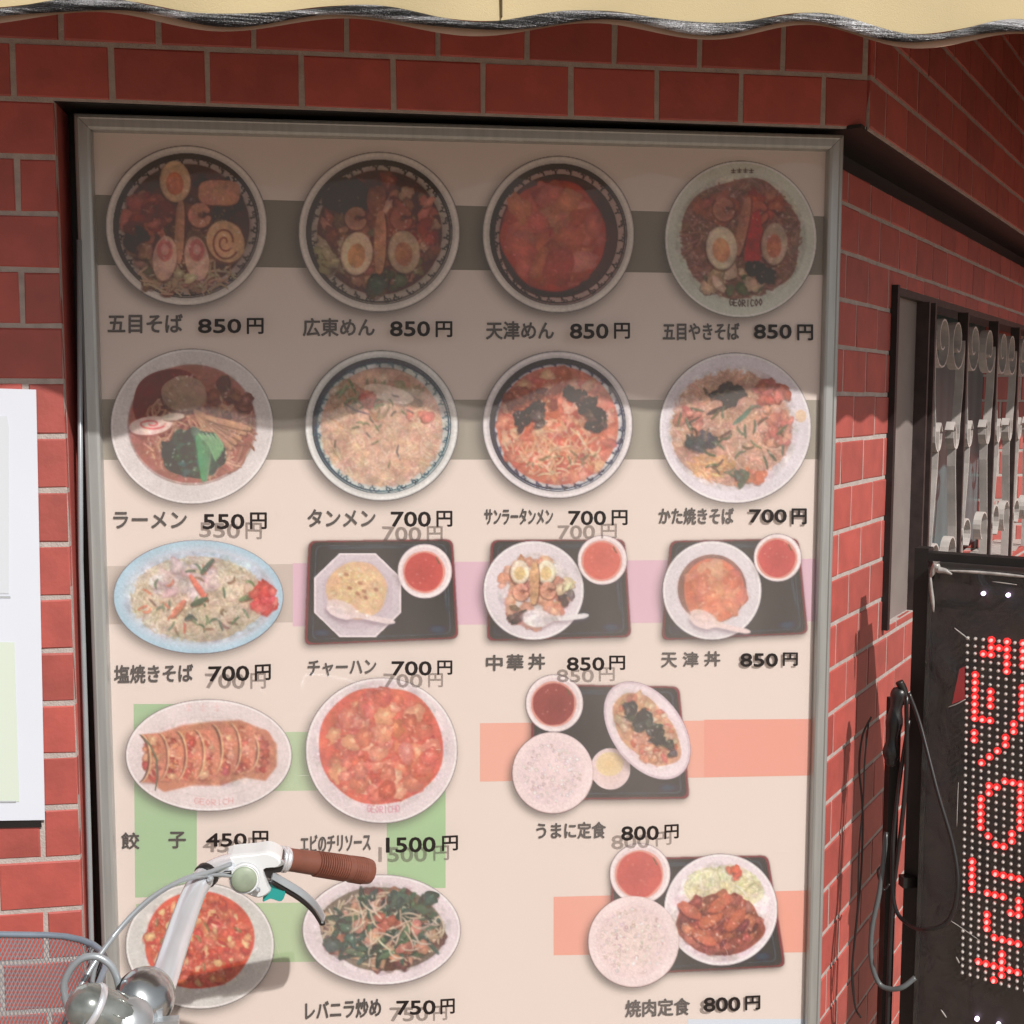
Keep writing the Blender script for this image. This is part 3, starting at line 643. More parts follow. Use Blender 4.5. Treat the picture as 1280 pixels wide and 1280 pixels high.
def tray(P, q, edge=(150, 60, 72), face=(52, 60, 66)):
    q = np.array(q, float); c = q.mean(0)
    def rr(sc, off=(0, 0)):
        out = []
        for i in range(4):
            p, a, b_ = q[i], q[i-1], q[(i+1) % 4]; R_ = 9
            da, db = (a-p)/np.linalg.norm(a-p), (b_-p)/np.linalg.norm(b_-p)
            for t_ in np.linspace(0, 1, 6):
                pa, pb = p+da*R_*(1-t_), p+db*R_*t_; out.append(pa*(1-t_)+pb*t_ if False else (1-t_)**2*(p+da*R_)+2*t_*(1-t_)*p+t_*t_*(p+db*R_))
        out = np.array(out); return c+(out-c)*sc+off
    P.poly(rr(1.0, (-3, 4)), (60, 44, 42), .5, soft=4)
    P.poly(rr(1.0), edge, soft=.8); P.poly(rr(.972), (74, 44, 52), soft=.7); P.poly(rr(.955), face, soft=.8); P.poly(rr(.905), (96, 104, 112)); P.poly(rr(.893), np.array(face)*.96, soft=.6)
    for k in range(3):
        e0, e1 = rr(.9)[[5, 6]]; P.stroke(np.linspace(e0+[6, 2+k], e1-[26, -2-k], 6), .8, (150, 158, 168), taper=.8, alpha=.4)
        e0, e1 = rr(.9)[[11, 12]]; P.stroke(np.linspace(e0+[-3-k, 20], e1+[-3-k, -18], 6), .8, (170, 172, 182), taper=.8, alpha=.4)
    for (x, y) in rr(.80)[[17, 20]]: P.fan(x, y, 11, 5, (70, 88, 112), 0, cin=(92, 112, 142), irr=.1, alpha=.5, soft=4)
def cup(P, x, y, r, sr, soup=(205, 82, 76), off=(-1, 1)):
    P.shadow(x, y, r, r, a=.4, grow=6, dx=-2, dy=4)
    P.fan(x, y, r, r, (214, 196, 204), n=40); P.fan(x, y, r-1.2, r-1.2, (250, 236, 236), cin=(236, 212, 214), n=40); P.fan(x, y, r-4, r-4, (236, 218, 222), cin=(226, 180, 176), n=36)
    P.fan(x+off[0], y+off[1], sr+2.5, sr+2.5, (232, 158, 144), cin=soup, n=32, irr=.01); P.fan(x+off[0], y+off[1], sr, sr, np.array(soup)*1.04, cin=np.array(soup)*.97, n=32, irr=.012)
    for k in range(7):
        a, b_ = inell(x, y, sr*.9, sr*.9); P.fan(a, b_, 1, .8, (240, 170, 150), n=6, alpha=.6)
    P.stroke([(x+sr*.6, y-sr*.7), (x+sr*.75, y-sr*.4)], 1.6, (120, 100, 70))
def spoon(P, a, b_, w0=11, col=(240, 220, 222)):
    a, b_ = np.array(a, float), np.array(b_, float); d = b_-a; L = np.linalg.norm(d); d /= L; n_ = np.array([-d[1], d[0]])
    tt = np.linspace(0, 1, 26); wv = w0*np.where(tt < .42, np.sqrt(np.clip(1-((tt-.2)/.22)**2, 0, 1))*.95+.05, .30)+0*tt
    wv = np.where((tt > .3), np.maximum(wv*(tt < .42), w0*(.30+.65*np.exp(-((tt-.3)/.10)**2)*(tt < .6))), wv); wv[-1] = w0*.12; wv[-2] = w0*.24
    for off, cc, al in ((np.array([-1.5, 4.]), (120, 96, 110), .45), (np.array([0, 0.]), col, 1.)):
        up, lo = [], []
        for t_, q in zip(tt, wv): c = a+d*L*t_+n_*2.5*math.sin(t_*3.14)+off; up.append(c-n_*q); lo.append(c+n_*q)
        P.poly(np.vstack([up, lo[::-1]]), cc, al, soft=.6 if al == 1 else 2)
        if al == 1: P.fan(a[0]+d[0]*L*.2, a[1]+d[1]*L*.2, w0*1.5, w0*.55, np.array(col)*.93, math.atan2(d[1], d[0]), cin=np.array(col)*1.03, soft=4)
def tinytext(P, cx, cy, s_, wd, h, col, arc=0, al=.9):
    """small letters stamped on the plates, drawn as strokes"""
    G = {'G': [[(1, .1), (.3, 0), (0, .5), (.3, 1), (1, .9), (1, .5), (.6, .5)]], 'E': [[(1, 0), (0, 0), (0, 1), (1, 1)], [(0, .5), (.8, .5)]], 'O': [[(.5, 0), (1, .5), (.5, 1), (0, .5), (.5, 0)]],
         'R': [[(0, 1), (0, 0), (.9, .1), (.9, .45), (0, .5), (1, 1)]], 'I': [[(.5, 0), (.5, 1)]], 'C': [[(1, .1), (.3, 0), (0, .5), (.3, 1), (1, .9)]], 'H': [[(0, 0), (0, 1)], [(1, 0), (1, 1)], [(0, .5), (1, .5)]],
         'D': [[(0, 0), (0, 1), (.7, .9), (1, .5), (.7, .1), (0, 0)]], '+': [[(.5, 0), (.5, 1)], [(0, .4), (1, .4)], [(.1, .9), (.9, .9)]]}
    n = len(s_); cw = wd/n
    for i, ch in enumerate(s_):
        x0 = cx-wd/2+cw*i; y0 = cy-h/2-arc*(((i+.5)/n-.5)*2)**2
        for st in G.get(ch, []): P.stroke(np.array([(x0+a*cw*.72, y0+b_*h) for a, b_ in st]), max(1., h*.16), col, alpha=al)
# ---- the printed sheet itself with its colour bands
P = SheetPaint(PD)
def edgeu(v): return 104, 1050
P.poly([(80, 130), (1070, 160), (1060, 1345), (100, 1345)], (232, 218, 211))
def band(x0, x1, y0l, y1l, y0r, y1r, col): P.poly([(x0, y0l), (x1, y0r), (x1, y1r), (x0, y1l)], col)
band(100, 1055, 243, 331, 271, 344, (134, 128, 116)); band(100, 1055, 499, 575, 500, 574, (166, 160, 148))
band(108, 366, 708, 781, 705, 778, (206, 192, 184)); band(366, 1050, 704, 783, 698, 776, (226, 190, 206))
P.poly([(167, 880), (246, 880), (246, 1120), (169, 1122)], (170, 200, 160)); P.poly([(246.3, 916), (557, 913), (557, 986), (246.3, 990)], (188, 208, 173))
P.poly([(483, 986.5), (557, 986.5), (557, 1110), (484, 1110)], (170, 203, 158)); P.poly([(170, 1130), (400, 1128), (400, 1202), (171, 1205)], (184, 206, 167))
band(600, 1050, 904, 977, 898, 968, (238, 177, 160)); P.poly([(880, 899.6), (1050, 897.6), (1050, 968), (880, 971.6)], (236, 166, 150))
band(692, 1050, 1121, 1194, 1111, 1188, (238, 170, 153)); band(860, 1050, 1274, 1345, 1271, 1345, (216, 226, 240))
P.build('print_sheet', board, eps=1.2e-5)
PD2 = PD-.0004
def dish(*b): return Paint(b)
# dish 1
P = dish(132, 182, 334, 383); bowl(P, 233, 282, 101, 100, (38, 26, 32), (176, 158, 152), (98, 52, 42))
chunks(P, 225, 300, 74, 68, [(150, 96, 76), (120, 70, 56), (176, 128, 104), (100, 84, 64)], 70, (6, 13)); noodles(P, 235, 345, 62, 26, [(204, 160, 130), (190, 170, 140)], 60, 26, 2.6)
chunks(P, 185, 268, 30, 24, [(172, 78, 66), (140, 60, 54), (196, 104, 88)], 26, (8, 15)); chunks(P, 270, 250, 34, 26, [(50, 30, 30), (64, 44, 40)], 12, (8, 14)); chunks(P, 168, 296, 14, 14, [(46, 28, 28)], 5, (7, 11))
P.fan(272, 243, 27, 17, (80, 36, 34), .03, n=24, alpha=.7, sq=.6); P.fan(274, 241, 26, 16, (206, 134, 106), .03, cin=(224, 156, 126), n=26, sq=.6)
egg(P, 219, 227, 19.5, 26, -.1, (226, 120, 84), (234, 190, 150)); stick(P, (226, 254), (223, 326), 12, (214, 150, 118)); shrimp(P, 251, 269, 16, (222, 146, 118))
P.fan(281, 304, 24, 28, (120, 60, 40), -.5, n=26, alpha=.8); P.fan(282, 302, 23, 27, (240, 186, 140), -.5, cin=(228, 170, 124), n=28)
for r0, r1 in ((20, 12), (11, 3)): q = np.linspace(0, 5.6, 26); rr_ = np.linspace(r0, r1, 26); P.stroke(np.stack([281+rr_*.86*np.cos(q+.6), 303+rr_*1.1*np.sin(q+.6)], 1), 2.2, (128, 50, 40))
for x in (206, 246):
    P.fan(x, 326, 16, 29, (110, 60, 56), .1 if x < 220 else -.15, n=24, alpha=.6); P.fan(x, 323, 15, 28, (226, 176, 156), .1 if x < 220 else -.15, cin=(236, 190, 170), n=26); P.fan(x, 313, 10, 14, (226, 120, 112), 0, cin=(206, 84, 84), n=18); P.fan(x, 312, 5, 7, (240, 170, 154), n=12)
chunks(P, 226, 350, 14, 10, [(214, 190, 150)], 4, (6, 9)); glints(P, 233, 290, 70, 66, 60); P.soften(233, 285, 80, 78, 0.8, 12); P.texture(233, 285, 80, 78, amp=0.11); P.build('dish_photo', board, label='printed photo of a dark soup bowl with one egg, omelette roll and pink fish cakes')
# dish 2
P = dish(373, 190, 575, 391); bowl(P, 474, 290, 101, 100, (36, 30, 34), (186, 170, 158), (110, 54, 44))
chunks(P, 474, 292, 74, 72, [(160, 84, 66), (128, 66, 54), (190, 124, 98), (122, 104, 74), (202, 150, 120)], 120, (6, 13)); chunks(P, 436, 246, 26, 20, [(34, 22, 22), (48, 30, 28)], 18, (8, 15)); chunks(P, 418, 320, 20, 26, [(206, 168, 136), (168, 150, 116)], 10, (9, 15))
chunks(P, 520, 280, 30, 36, [(186, 80, 66), (200, 104, 84)], 22, (7, 13)); chunks(P, 478, 352, 26, 10, [(92, 108, 74), (66, 78, 58)], 8, (7, 12))
P.fan(470, 250, 12, 18, (150, 84, 66), 0, cin=(178, 108, 84), n=20, irr=.05); stick(P, (476, 268), (474, 338), 15, (228, 152, 112)); shrimp(P, 446, 273, 15, (214, 148, 118)); shrimp(P, 503, 273, 15, (206, 112, 92))
egg(P, 446, 317, 20, 27, .1, (240, 160, 104), (248, 214, 180)); egg(P, 505, 315, 20, 27, -.1, (218, 132, 96), (218, 184, 150)); glints(P, 474, 290, 70, 66, 70); P.soften(474, 290, 80, 78, 0.78, 12); P.texture(474, 290, 80, 78, amp=0.11); P.build('dish_photo', board, label='printed photo of a soup bowl with two egg halves and a stick of baby corn')
# dish 3
P = dish(603, 195, 793, 391); bowl(P, 698, 293, 95, 98, (48, 20, 26), (190, 158, 150), (92, 20, 20)); P.fan(698, 296, 74, 76, (88, 14, 18), cin=(110, 24, 22), n=48)
P.fan(691, 302, 67, 69, (70, 14, 14), n=40, irr=.03, alpha=.8); P.fan(692, 295, 66, 68, (206, 76, 58), cin=(220, 106, 82), n=44, irr=.03)
chunks(P, 690, 298, 58, 58, [(210, 96, 74), (218, 108, 84), (204, 84, 64), (222, 122, 96)], 60, (12, 26), dark=(190, 70, 54), dk=.12, hi=0); glints(P, 695, 310, 54, 50, 50, (250, 170, 130), al=.35); P.soften(697, 294, 72, 72, 0.8, 10); P.texture(697, 294, 72, 72, amp=0.07); P.build('dish_photo', board, label='printed photo of a red omelette over noodles in dark soup')
# dish 4
P = dish(831, 201, 1021, 397); plate(P, 926, 299, 95, 98, c=(216, 220, 208), well=.86); P.fan(926, 298, 76, 74, (140, 84, 70), n=40, irr=.04)
noodles(P, 926, 298, 76, 74, [(168, 112, 96), (152, 98, 84), (184, 130, 110), (134, 86, 72)], 560, 28, 2.1, dark=(104, 60, 52)); chunks(P, 900, 260, 26, 16, [(186, 90, 72), (206, 120, 98)], 14, (7, 12)); chunks(P, 955, 255, 22, 14, [(190, 76, 58), (170, 90, 70)], 12, (6, 11))
chunks(P, 916, 352, 44, 16, [(222, 186, 154), (206, 166, 136), (96, 112, 76)], 22, (7, 14)); chunks(P, 950, 340, 16, 9, [(46, 38, 34)], 8, (6, 11)); shrimp(P, 906, 262, 15, (214, 132, 110)); shrimp(P, 948, 266, 15, (216, 110, 88))
P.poly([(939, 268), (950, 262), (954, 300), (950, 326), (930, 326), (934, 290)], (222, 34, 26)); noodles(P, 942, 300, 11, 28, [(240, 40, 30), (204, 24, 20)], 40, 12, 2, ang=1.6, dark=(120, 10, 10)); stick(P, (935, 250), (922, 316), 13, (214, 140, 112))
egg(P, 902, 310, 19.5, 27, -.08, (240, 160, 112), (236, 218, 190)); egg(P, 968, 305, 16.5, 26.5, .05, (222, 124, 92), (206, 178, 154)); glints(P, 926, 300, 68, 66, 60)
P.soften(926, 298, 80, 78, 0.8, 12); P.texture(926, 298, 80, 78, amp=0.11); tinytext(P, 933, 379, 'GEORICOO', 42, 8, (70, 40, 40), arc=2); tinytext(P, 929, 213, '++++', 30, 5, (70, 40, 40), arc=-1); P.build('dish_photo', board, label='printed photo of brown fried noodles with two egg halves and red ginger on a white plate')
# dish 5
P = dish(138, 436, 342, 630); plate(P, 240, 533, 102, 97, c=(226, 218, 220), well=0); P.ring(240, 531, 82, 77, 79, 74, (240, 236, 236), (150, 110, 104)); P.fan(240, 530, 79, 74, (176, 104, 92), cin=(160, 82, 70), n=56)
P.fan(214, 505, 48, 44, (128, 44, 40), 0, cin=(110, 34, 30), n=36, irr=.02); noodles(P, 250, 540, 72, 62, [(206, 150, 124), (190, 128, 104), (170, 104, 88), (214, 168, 144)], 200, 34, 2.8, dark=(120, 54, 44), curl=.2)
chunks(P, 285, 500, 26, 22, [(150, 84, 70), (128, 66, 56)], 20, (5, 10)); P.fan(229, 495, 29, 24, (96, 54, 46), n=28, alpha=.7, irr=.02); P.fan(230, 492, 28, 23, (168, 132, 112), .1, cin=(180, 146, 124), n=30, irr=.03)
for k in range(7): stick(P, (244+k*3, 514+k*1.5), (276+k*6, 572-k*6), 8, (226, 164, 128))
P.fan(188, 535, 27, 12, (150, 80, 76), -.12, n=26, alpha=.6); P.fan(188, 532, 27, 11.5, (244, 208, 202), -.12, cin=(248, 222, 214), n=28); q = np.linspace(0, 9, 40); rr_ = np.linspace(18, 3, 40); P.stroke(np.stack([189+rr_*np.cos(q), 530+rr_*.38*np.sin(q)], 1), 2.4, (232, 100, 104)); stick(P, (206, 522), (228, 520), 9, (236, 212, 196))
P.fan(243, 568, 38, 30, (40, 62, 52), 0, n=36, irr=.05); chunks(P, 243, 566, 34, 26, [(48, 84, 66), (36, 62, 56), (60, 110, 78), (54, 92, 84)], 60, (5, 11), dark=(20, 40, 34)); 
for k in range(5): P.stroke([(246+k*4, 546), (250+k*3, 572), (254+k*1, 600)], 6-k*.5, (96+k*12, 178-k*8, 120), taper=.3, c2=(70, 150, 100))
for k in range(5): P.stroke([(248+k*5, 542), (262+k*4, 556), (270+k*2, 576-k*3)], 3.5, (130, 196, 140), taper=.5)
glints(P, 240, 530, 70, 64, 60); P.soften(240, 530, 80, 75, 0.9, 14); P.texture(240, 530, 80, 75, amp=0.09); P.build('dish_photo', board, label='printed photo of ramen with greens and a pink swirl fish cake in a white bowl')
# dish 6
P = dish(381, 438, 573, 626); bowl(P, 477, 532, 96, 94, (28, 74, 92), (214, 220, 218), (226, 172, 146), rim=(226, 226, 226)); P.fan(477, 534, 76, 73, (226, 166, 142), cin=(238, 192, 158), n=44)
noodles(P, 477, 540, 76, 68, [(238, 196, 166), (234, 184, 158), (242, 204, 172), (228, 172, 148)], 520, 38, 2.2, dark=(214, 154, 130), curl=.16)
chunks(P, 470, 494, 56, 24, [(196, 150, 120), (206, 140, 114), (160, 136, 100), (214, 170, 146)], 46, (6, 12), dark=(130, 80, 64)); noodles(P, 455, 492, 40, 20, [(90, 120, 76), (120, 140, 96)], 22, 20, 3, dark=(60, 70, 50))
P.fan(486, 492, 32, 10, (238, 214, 200), .25, cin=(244, 222, 206), n=24); chunks(P, 462, 500, 12, 8, [(222, 110, 88)], 6, (5, 8)); chunks(P, 520, 520, 18, 5, [(232, 120, 108)], 5, (6, 10)); P.stroke([(430, 504), (444, 513), (462, 518)], 2.4, (70, 66, 74), taper=.6); P.stroke([(498, 556), (496, 565), (500, 575)], 2.4, (80, 76, 90), taper=.6); noodles(P, 470, 540, 60, 50, [(110, 130, 86), (90, 84, 70)], 16, 9, 2.2); glints(P, 477, 535, 70, 66, 60); P.soften(477, 532, 80, 76, 0.72, 12); P.texture(477, 532, 80, 76, amp=0.11); P.build('dish_photo', board, label='printed photo of pale noodles with vegetables in a blue patterned bowl')
# dish 7
P = dish(603, 439, 791, 623); bowl(P, 697, 531, 94, 92, (26, 34, 66), (212, 216, 222), (226, 138, 112), rim=(230, 222, 226), pw=.115); P.fan(697, 532, 76, 74, (222, 118, 94), cin=(238, 160, 128), n=44)
chunks(P, 697, 534, 72, 70, [(236, 140, 112), (228, 116, 92), (246, 180, 142), (240, 158, 124), (214, 96, 78)], 230, (5, 12), dark=(190, 80, 62), dk=.4); noodles(P, 690, 560, 60, 36, [(250, 200, 160), (244, 176, 140)], 90, 20, 2.6, dark=(200, 100, 78)); chunks(P, 668, 500, 34, 22, [(176, 88, 64), (150, 70, 54), (200, 104, 78)], 30, (5, 10))
for (x, y, a, b_) in ((655, 528, 22, 11), (730, 503, 15, 9), (745, 525, 12, 10), (672, 512, 10, 8), (714, 492, 8, 5)): chunks(P, x, y, a, b_, [(62, 50, 50), (84, 72, 68), (48, 38, 40)], 10, (5, 10), dark=(30, 20, 22))
noodles(P, 697, 572, 50, 14, [(120, 118, 80), (150, 130, 90)], 16, 10, 2.4); glints(P, 697, 535, 68, 66, 90); P.soften(697, 531, 80, 77, 0.8, 14); P.texture(697, 531, 80, 77, amp=0.1); P.build('dish_photo', board, label='printed photo of orange soup with black mushrooms in a navy rimmed bowl')
# dish 8
P = dish(824, 441, 1014, 629); plate(P, 919, 535, 95, 94, c=(228, 220, 230), well=0); P.fan(914, 536, 74, 70, (214, 160, 138), n=40, irr=.05)
noodles(P, 914, 534, 76, 72, [(222, 176, 152), (212, 160, 136), (230, 188, 164), (200, 152, 124), (232, 166, 146)], 560, 32, 2.1, dark=(182, 128, 108), curl=.2); noodles(P, 888, 582, 32, 16, [(246, 190, 130), (240, 172, 116)], 60, 18, 2.3, dark=(210, 130, 90)); chunks(P, 966, 492, 22, 14, [(196, 90, 70), (216, 110, 88)], 18, (6, 11)); chunks(P, 865, 522, 16, 14, [(214, 120, 104), (222, 140, 122)], 10, (6, 10)); chunks(P, 970, 530, 20, 26, [(236, 140, 120), (240, 164, 142)], 20, (5, 10)); chunks(P, 938, 596, 24, 8, [(242, 130, 96)], 8, (5, 9))
chunks(P, 910, 493, 16, 11, [(52, 26, 30), (40, 22, 26)], 16, (5, 10), dark=(24, 12, 14)); chunks(P, 878, 553, 17, 9, [(86, 92, 98), (70, 76, 84)], 12, (6, 10), dark=(50, 50, 56)); P.stroke([(884, 518), (898, 512), (912, 508)], 6, (64, 56, 52), taper=.6); P.stroke([(917, 530), (930, 520), (940, 508)], 6, (84, 128, 110), taper=.5); P.stroke([(866, 540), (862, 528), (874, 522)], 3, (90, 80, 74), taper=.5)
noodles(P, 915, 540, 70, 64, [(88, 108, 84), (110, 120, 90), (96, 74, 60)], 34, 16, 3); chunks(P, 928, 595, 6, 10, [(84, 104, 88)], 5, (5, 8)); glints(P, 915, 535, 70, 66, 70); P.fan(1001, 520, 7, 8, (240, 196, 150), n=14, alpha=.7); P.soften(916, 535, 80, 76, 0.78, 12); P.texture(916, 535, 80, 76, amp=0.11); P.build('dish_photo', board, label='printed photo of crispy fried noodles with black fungus on a white plate')
# dish 9
P = dish(142, 675, 354, 817); plate(P, 248, 746, 106, 71, c=(196, 212, 234), edge=(214, 230, 244), well=0); P.ring(248, 746, 105, 70, 88, 56, (170, 208, 230), (206, 212, 228), dx=5); P.fan(248, 748, 82, 52, (206, 186, 160), n=40, irr=.04)
noodles(P, 247, 748, 84, 53, [(228, 208, 182), (218, 196, 168), (234, 218, 196), (208, 184, 156)], 560, 32, 2.0, dark=(192, 164, 142), curl=.18); chunks(P, 232, 724, 40, 22, [(228, 204, 208), (220, 190, 196), (236, 216, 214)], 34, (6, 12), dark=(170, 140, 140)); noodles(P, 247, 746, 80, 50, [(236, 120, 90), (110, 150, 100), (80, 110, 86), (140, 110, 90)], 40, 12, 3)
for (a, b_, c_, w_) in (((238, 720), (258, 750), (250, 110, 84), 7), ((252, 716), (266, 700), (60, 92, 70), 6), ((240, 756), (258, 748), (56, 84, 66), 7), ((215, 770), (230, 752), (240, 120, 94), 8), ((240, 770), (232, 774), (60, 80, 74), 6), ((300, 750), (318, 744), (110, 150, 104), 6)): stick(P, a, b_, w_, c_)
chunks(P, 331, 748, 15, 17, [(238, 76, 72), (228, 60, 60), (246, 104, 94)], 34, (4, 8), dark=(190, 40, 44)); glints(P, 247, 746, 80, 50, 60); P.soften(250, 747, 92, 56, 0.72, 12); P.texture(250, 747, 92, 56, amp=0.11); P.build('dish_photo', board, label='printed photo of salt fried noodles with red ginger on a pale blue oval plate')
# dish 10
P = dish(381, 674, 573, 806); tray(P, [(386, 676), (566, 674), (573, 798), (381, 806)])
q = np.radians(np.arange(8)*45+22.5); oc = np.stack([447+59*np.cos(q), 744+57*np.sin(q)], 1); P.poly(oc+[-2, 3], (30, 26, 30), .6); P.poly(oc, (240, 226, 232)); P.poly(447+0*oc+(oc-[447, 744])*.955+[0, 744-447] if False else (oc-[447, 744])*.955+[447, 744], (214, 200, 210)); P.poly((oc-[447, 744])*.80+[447, 744], (208, 190, 202))
P.fan(446, 738, 38, 36, (236, 186, 140), cin=(246, 208, 164), n=36, irr=.03); chunks(P, 446, 738, 33, 31, [(248, 206, 158), (242, 196, 148), (250, 214, 150)], 170, (2, 3.6), dark=(232, 176, 134), dk=.3, hi=.1)
for (x, y) in ((437, 735), (450, 729), (447, 742), (455, 739), (457, 747), (433, 718), (470, 737)): P.fan(x, y, 3.2, 2.4, (170, 112, 84), .4, n=9, irr=.1)
spoon(P, (409, 756), (494, 778)); cup(P, 531, 714, 34, 24); P.soften(446, 738, 38, 36, 0.7, 10); P.texture(446, 738, 38, 36, amp=0.05); P.build('dish_photo', board, label='printed photo of fried rice on an octagonal plate with red soup on a tray')
# dish 11
P = dish(604, 668, 790, 802); tray(P, [(614, 675), (781, 674), (789, 796), (609, 801)]); plate(P, 667, 738, 63, 62, c=(228, 218, 226), well=.74); chunks(P, 668, 738, 42, 44, [(236, 164, 136), (226, 140, 112), (244, 190, 152), (220, 150, 120)], 70, (5, 10), dark=(170, 90, 72)); chunks(P, 645, 765, 12, 10, [(70, 60, 56), (110, 90, 78)], 7, (5, 9)); chunks(P, 706, 746, 10, 8, [(80, 66, 62)], 4, (5, 8)); chunks(P, 703, 728, 10, 12, [(226, 206, 160)], 4, (6, 9))
egg(P, 650, 715, 12, 15, 0, (240, 208, 140), (244, 232, 206)); egg(P, 683, 715, 12, 15, 0, (240, 208, 140), (244, 232, 206)); stick(P, (668, 706), (667, 752), 12, (238, 180, 128)); shrimp(P, 652, 740, 11); shrimp(P, 686, 738, 11); spoon(P, (654, 772), (736, 769), 11, (232, 226, 230)); cup(P, 753, 700, 31, 23, (222, 104, 90)); P.soften(670, 738, 46, 46, 0.8, 10); P.texture(670, 738, 46, 46, amp=0.11); P.build('dish_photo', board, label='printed photo of rice bowl with two egg halves, spoon and soup on a dark tray')
# dish 12
P = dish(826, 666, 1011, 801); tray(P, [(838, 676), (998, 673), (1010, 792), (827, 800)]); plate(P, 890, 738, 62, 62, c=(226, 218, 226), well=0); P.fan(890, 736, 43, 43, (128, 86, 76), cin=(150, 90, 70), n=40); P.fan(892, 738, 38, 40, (226, 112, 78), cin=(240, 138, 98), n=36, irr=.02)
chunks(P, 892, 738, 31, 32, [(240, 138, 104), (236, 128, 96), (244, 150, 114)], 40, (8, 16), dark=(214, 100, 74), dk=.15, hi=.1); glints(P, 900, 740, 26, 28, 26, (252, 210, 180)); spoon(P, (863, 768), (938, 790), 11, (242, 218, 218)); cup(P, 972, 697, 30, 23, (208, 88, 84)); P.soften(890, 737, 43, 43, 0.7, 10); P.texture(890, 737, 43, 43, amp=0.06); P.build('dish_photo', board, label='printed photo of orange omelette rice bowl with spoon and soup on a dark tray')
# dish 13
P = dish(157, 874, 365, 1014); plate(P, 261, 944, 104, 70, c=(232, 216, 218), well=0); P.ring(261, 946, 84, 52, 80, 49, (232, 216, 218), (222, 206, 204))
P.poly([(176, 920), (200, 916), (230, 906), (262, 902), (300, 900), (330, 912), (346, 930), (346, 958), (332, 976), (306, 972), (276, 982), (240, 982), (205, 990), (196, 984), (199, 950), (190, 934)], (206, 132, 104), soft=1)
for i in range(7):
    cx_ = 338-i*22.5; cy_ = 938+i*1.6-(4 if i in (1, 2) else 0); hh = (27, 33, 34, 33, 33, 32, 32)[i]
    a = np.linspace(-1.3, 1.3, 14); arc = np.array([(cx_-10+15*math.cos(t_), cy_+hh*math.sin(t_)) for t_ in a]); bak = np.array([(cx_-30+15*math.cos(t_), cy_+hh*.96*math.sin(t_)) for t_ in a[::-1]])
    body = np.vstack([arc, bak]); P.poly(body+[-2, 2], (150, 92, 74), .5, soft=1); P.poly(body, (214, 132, 104), soft=.7)
    chunks(P, cx_-14, cy_+2, 9, hh*.8, [(206, 100, 82), (218, 120, 96), (226, 142, 112), (196, 88, 74), (232, 164, 132)], 34, (3, 8), dark=(170, 76, 62), dk=.35)
    P.stroke(np.vstack([bak[::-1]+[.5, 0]]), 2.4, (226, 178, 136), taper=.5); P.stroke(bak[::-1]+[-2.2, .5], 2.6, (112, 72, 62), taper=.5, alpha=.8)
P.stroke([(176, 919), (188, 932), (196, 950), (197, 972), (194, 988)], 2.6, (110, 106, 88), taper=.5)
glints(P, 270, 944, 70, 26, 70, (250, 196, 176)); P.soften(262, 942, 84, 42, .98, 12); P.texture(262, 942, 84, 42, amp=0.11); tinytext(P, 268, 1003, 'GEORICH', 50, 7, (226, 150, 150), arc=3, al=.7); tinytext(P, 255, 884, '+ + +', 44, 9, (232, 190, 190), al=.6); P.build('dish_photo', board, label='printed photo of six fried dumplings in a row on an oval plate')
# dish 14
P = dish(382, 847, 572, 1029); plate(P, 477, 938, 95, 91, c=(232, 216, 222), well=0); P.fan(476, 932, 78, 74, (228, 104, 84), n=44, irr=.035)
chunks(P, 476, 932, 72, 68, [(230, 112, 90), (236, 128, 102), (222, 98, 80)], 150, (5, 10), dark=(204, 84, 68)); chunks(P, 476, 932, 68, 64, [(240, 138, 110), (238, 126, 100), (242, 154, 122), (232, 112, 92)], 60, (9, 14), dark=(208, 84, 68), asp=(1, 1.4), hi=.6, dk=.6); glints(P, 476, 932, 66, 62, 90, (252, 200, 170)); P.soften(476, 932, 82, 78, .98, 14); P.texture(476, 932, 82, 78, amp=0.09); tinytext(P, 480, 1012, 'GEORICHD', 42, 8, (216, 130, 150), arc=2, al=.7); P.build('dish_photo', board, label='printed photo of round plate piled with orange chili prawns')
# dish 15
P = dish(640, 840, 868, 1018); tray(P, [(668, 855), (849, 858), (862, 998), (660, 1000)]); cup(P, 693, 879, 36, 26, (158, 74, 70)); P.shadow(763, 961, 25, 25, grow=5, a=.4); P.fan(763, 961, 25, 26, (240, 216, 218), cin=(236, 204, 196), n=30); P.fan(762, 955, 17, 15, (240, 214, 170), cin=(236, 200, 150), n=22, irr=.03)
P.shadow(691, 966, 51, 51, grow=8, a=.5); P.fan(691, 966, 51, 51, (206, 178, 178), n=48); P.fan(691, 965.5, 50, 50, (244, 222, 224), cin=(238, 216, 218), n=48); P.fan(690, 966, 41, 41, (240, 216, 220), cin=(238, 212, 214), n=40, irr=.01); chunks(P, 690, 966, 38, 38, [(240, 218, 220), (236, 210, 212)], 160, (1.6, 2.8), dark=(232, 206, 208), dk=.15, hi=0)
P.shadow(809, 913, 69, 44, .93, grow=8, a=.45); P.fan(809, 913, 69, 44, (222, 200, 212), .93, cin=(236, 218, 228), n=50); P.fan(809, 913, 66, 41, (242, 226, 234), .93, cin=(230, 206, 212), n=50); P.fan(808, 912, 54, 31, (216, 160, 124), .93, n=36, irr=.03)
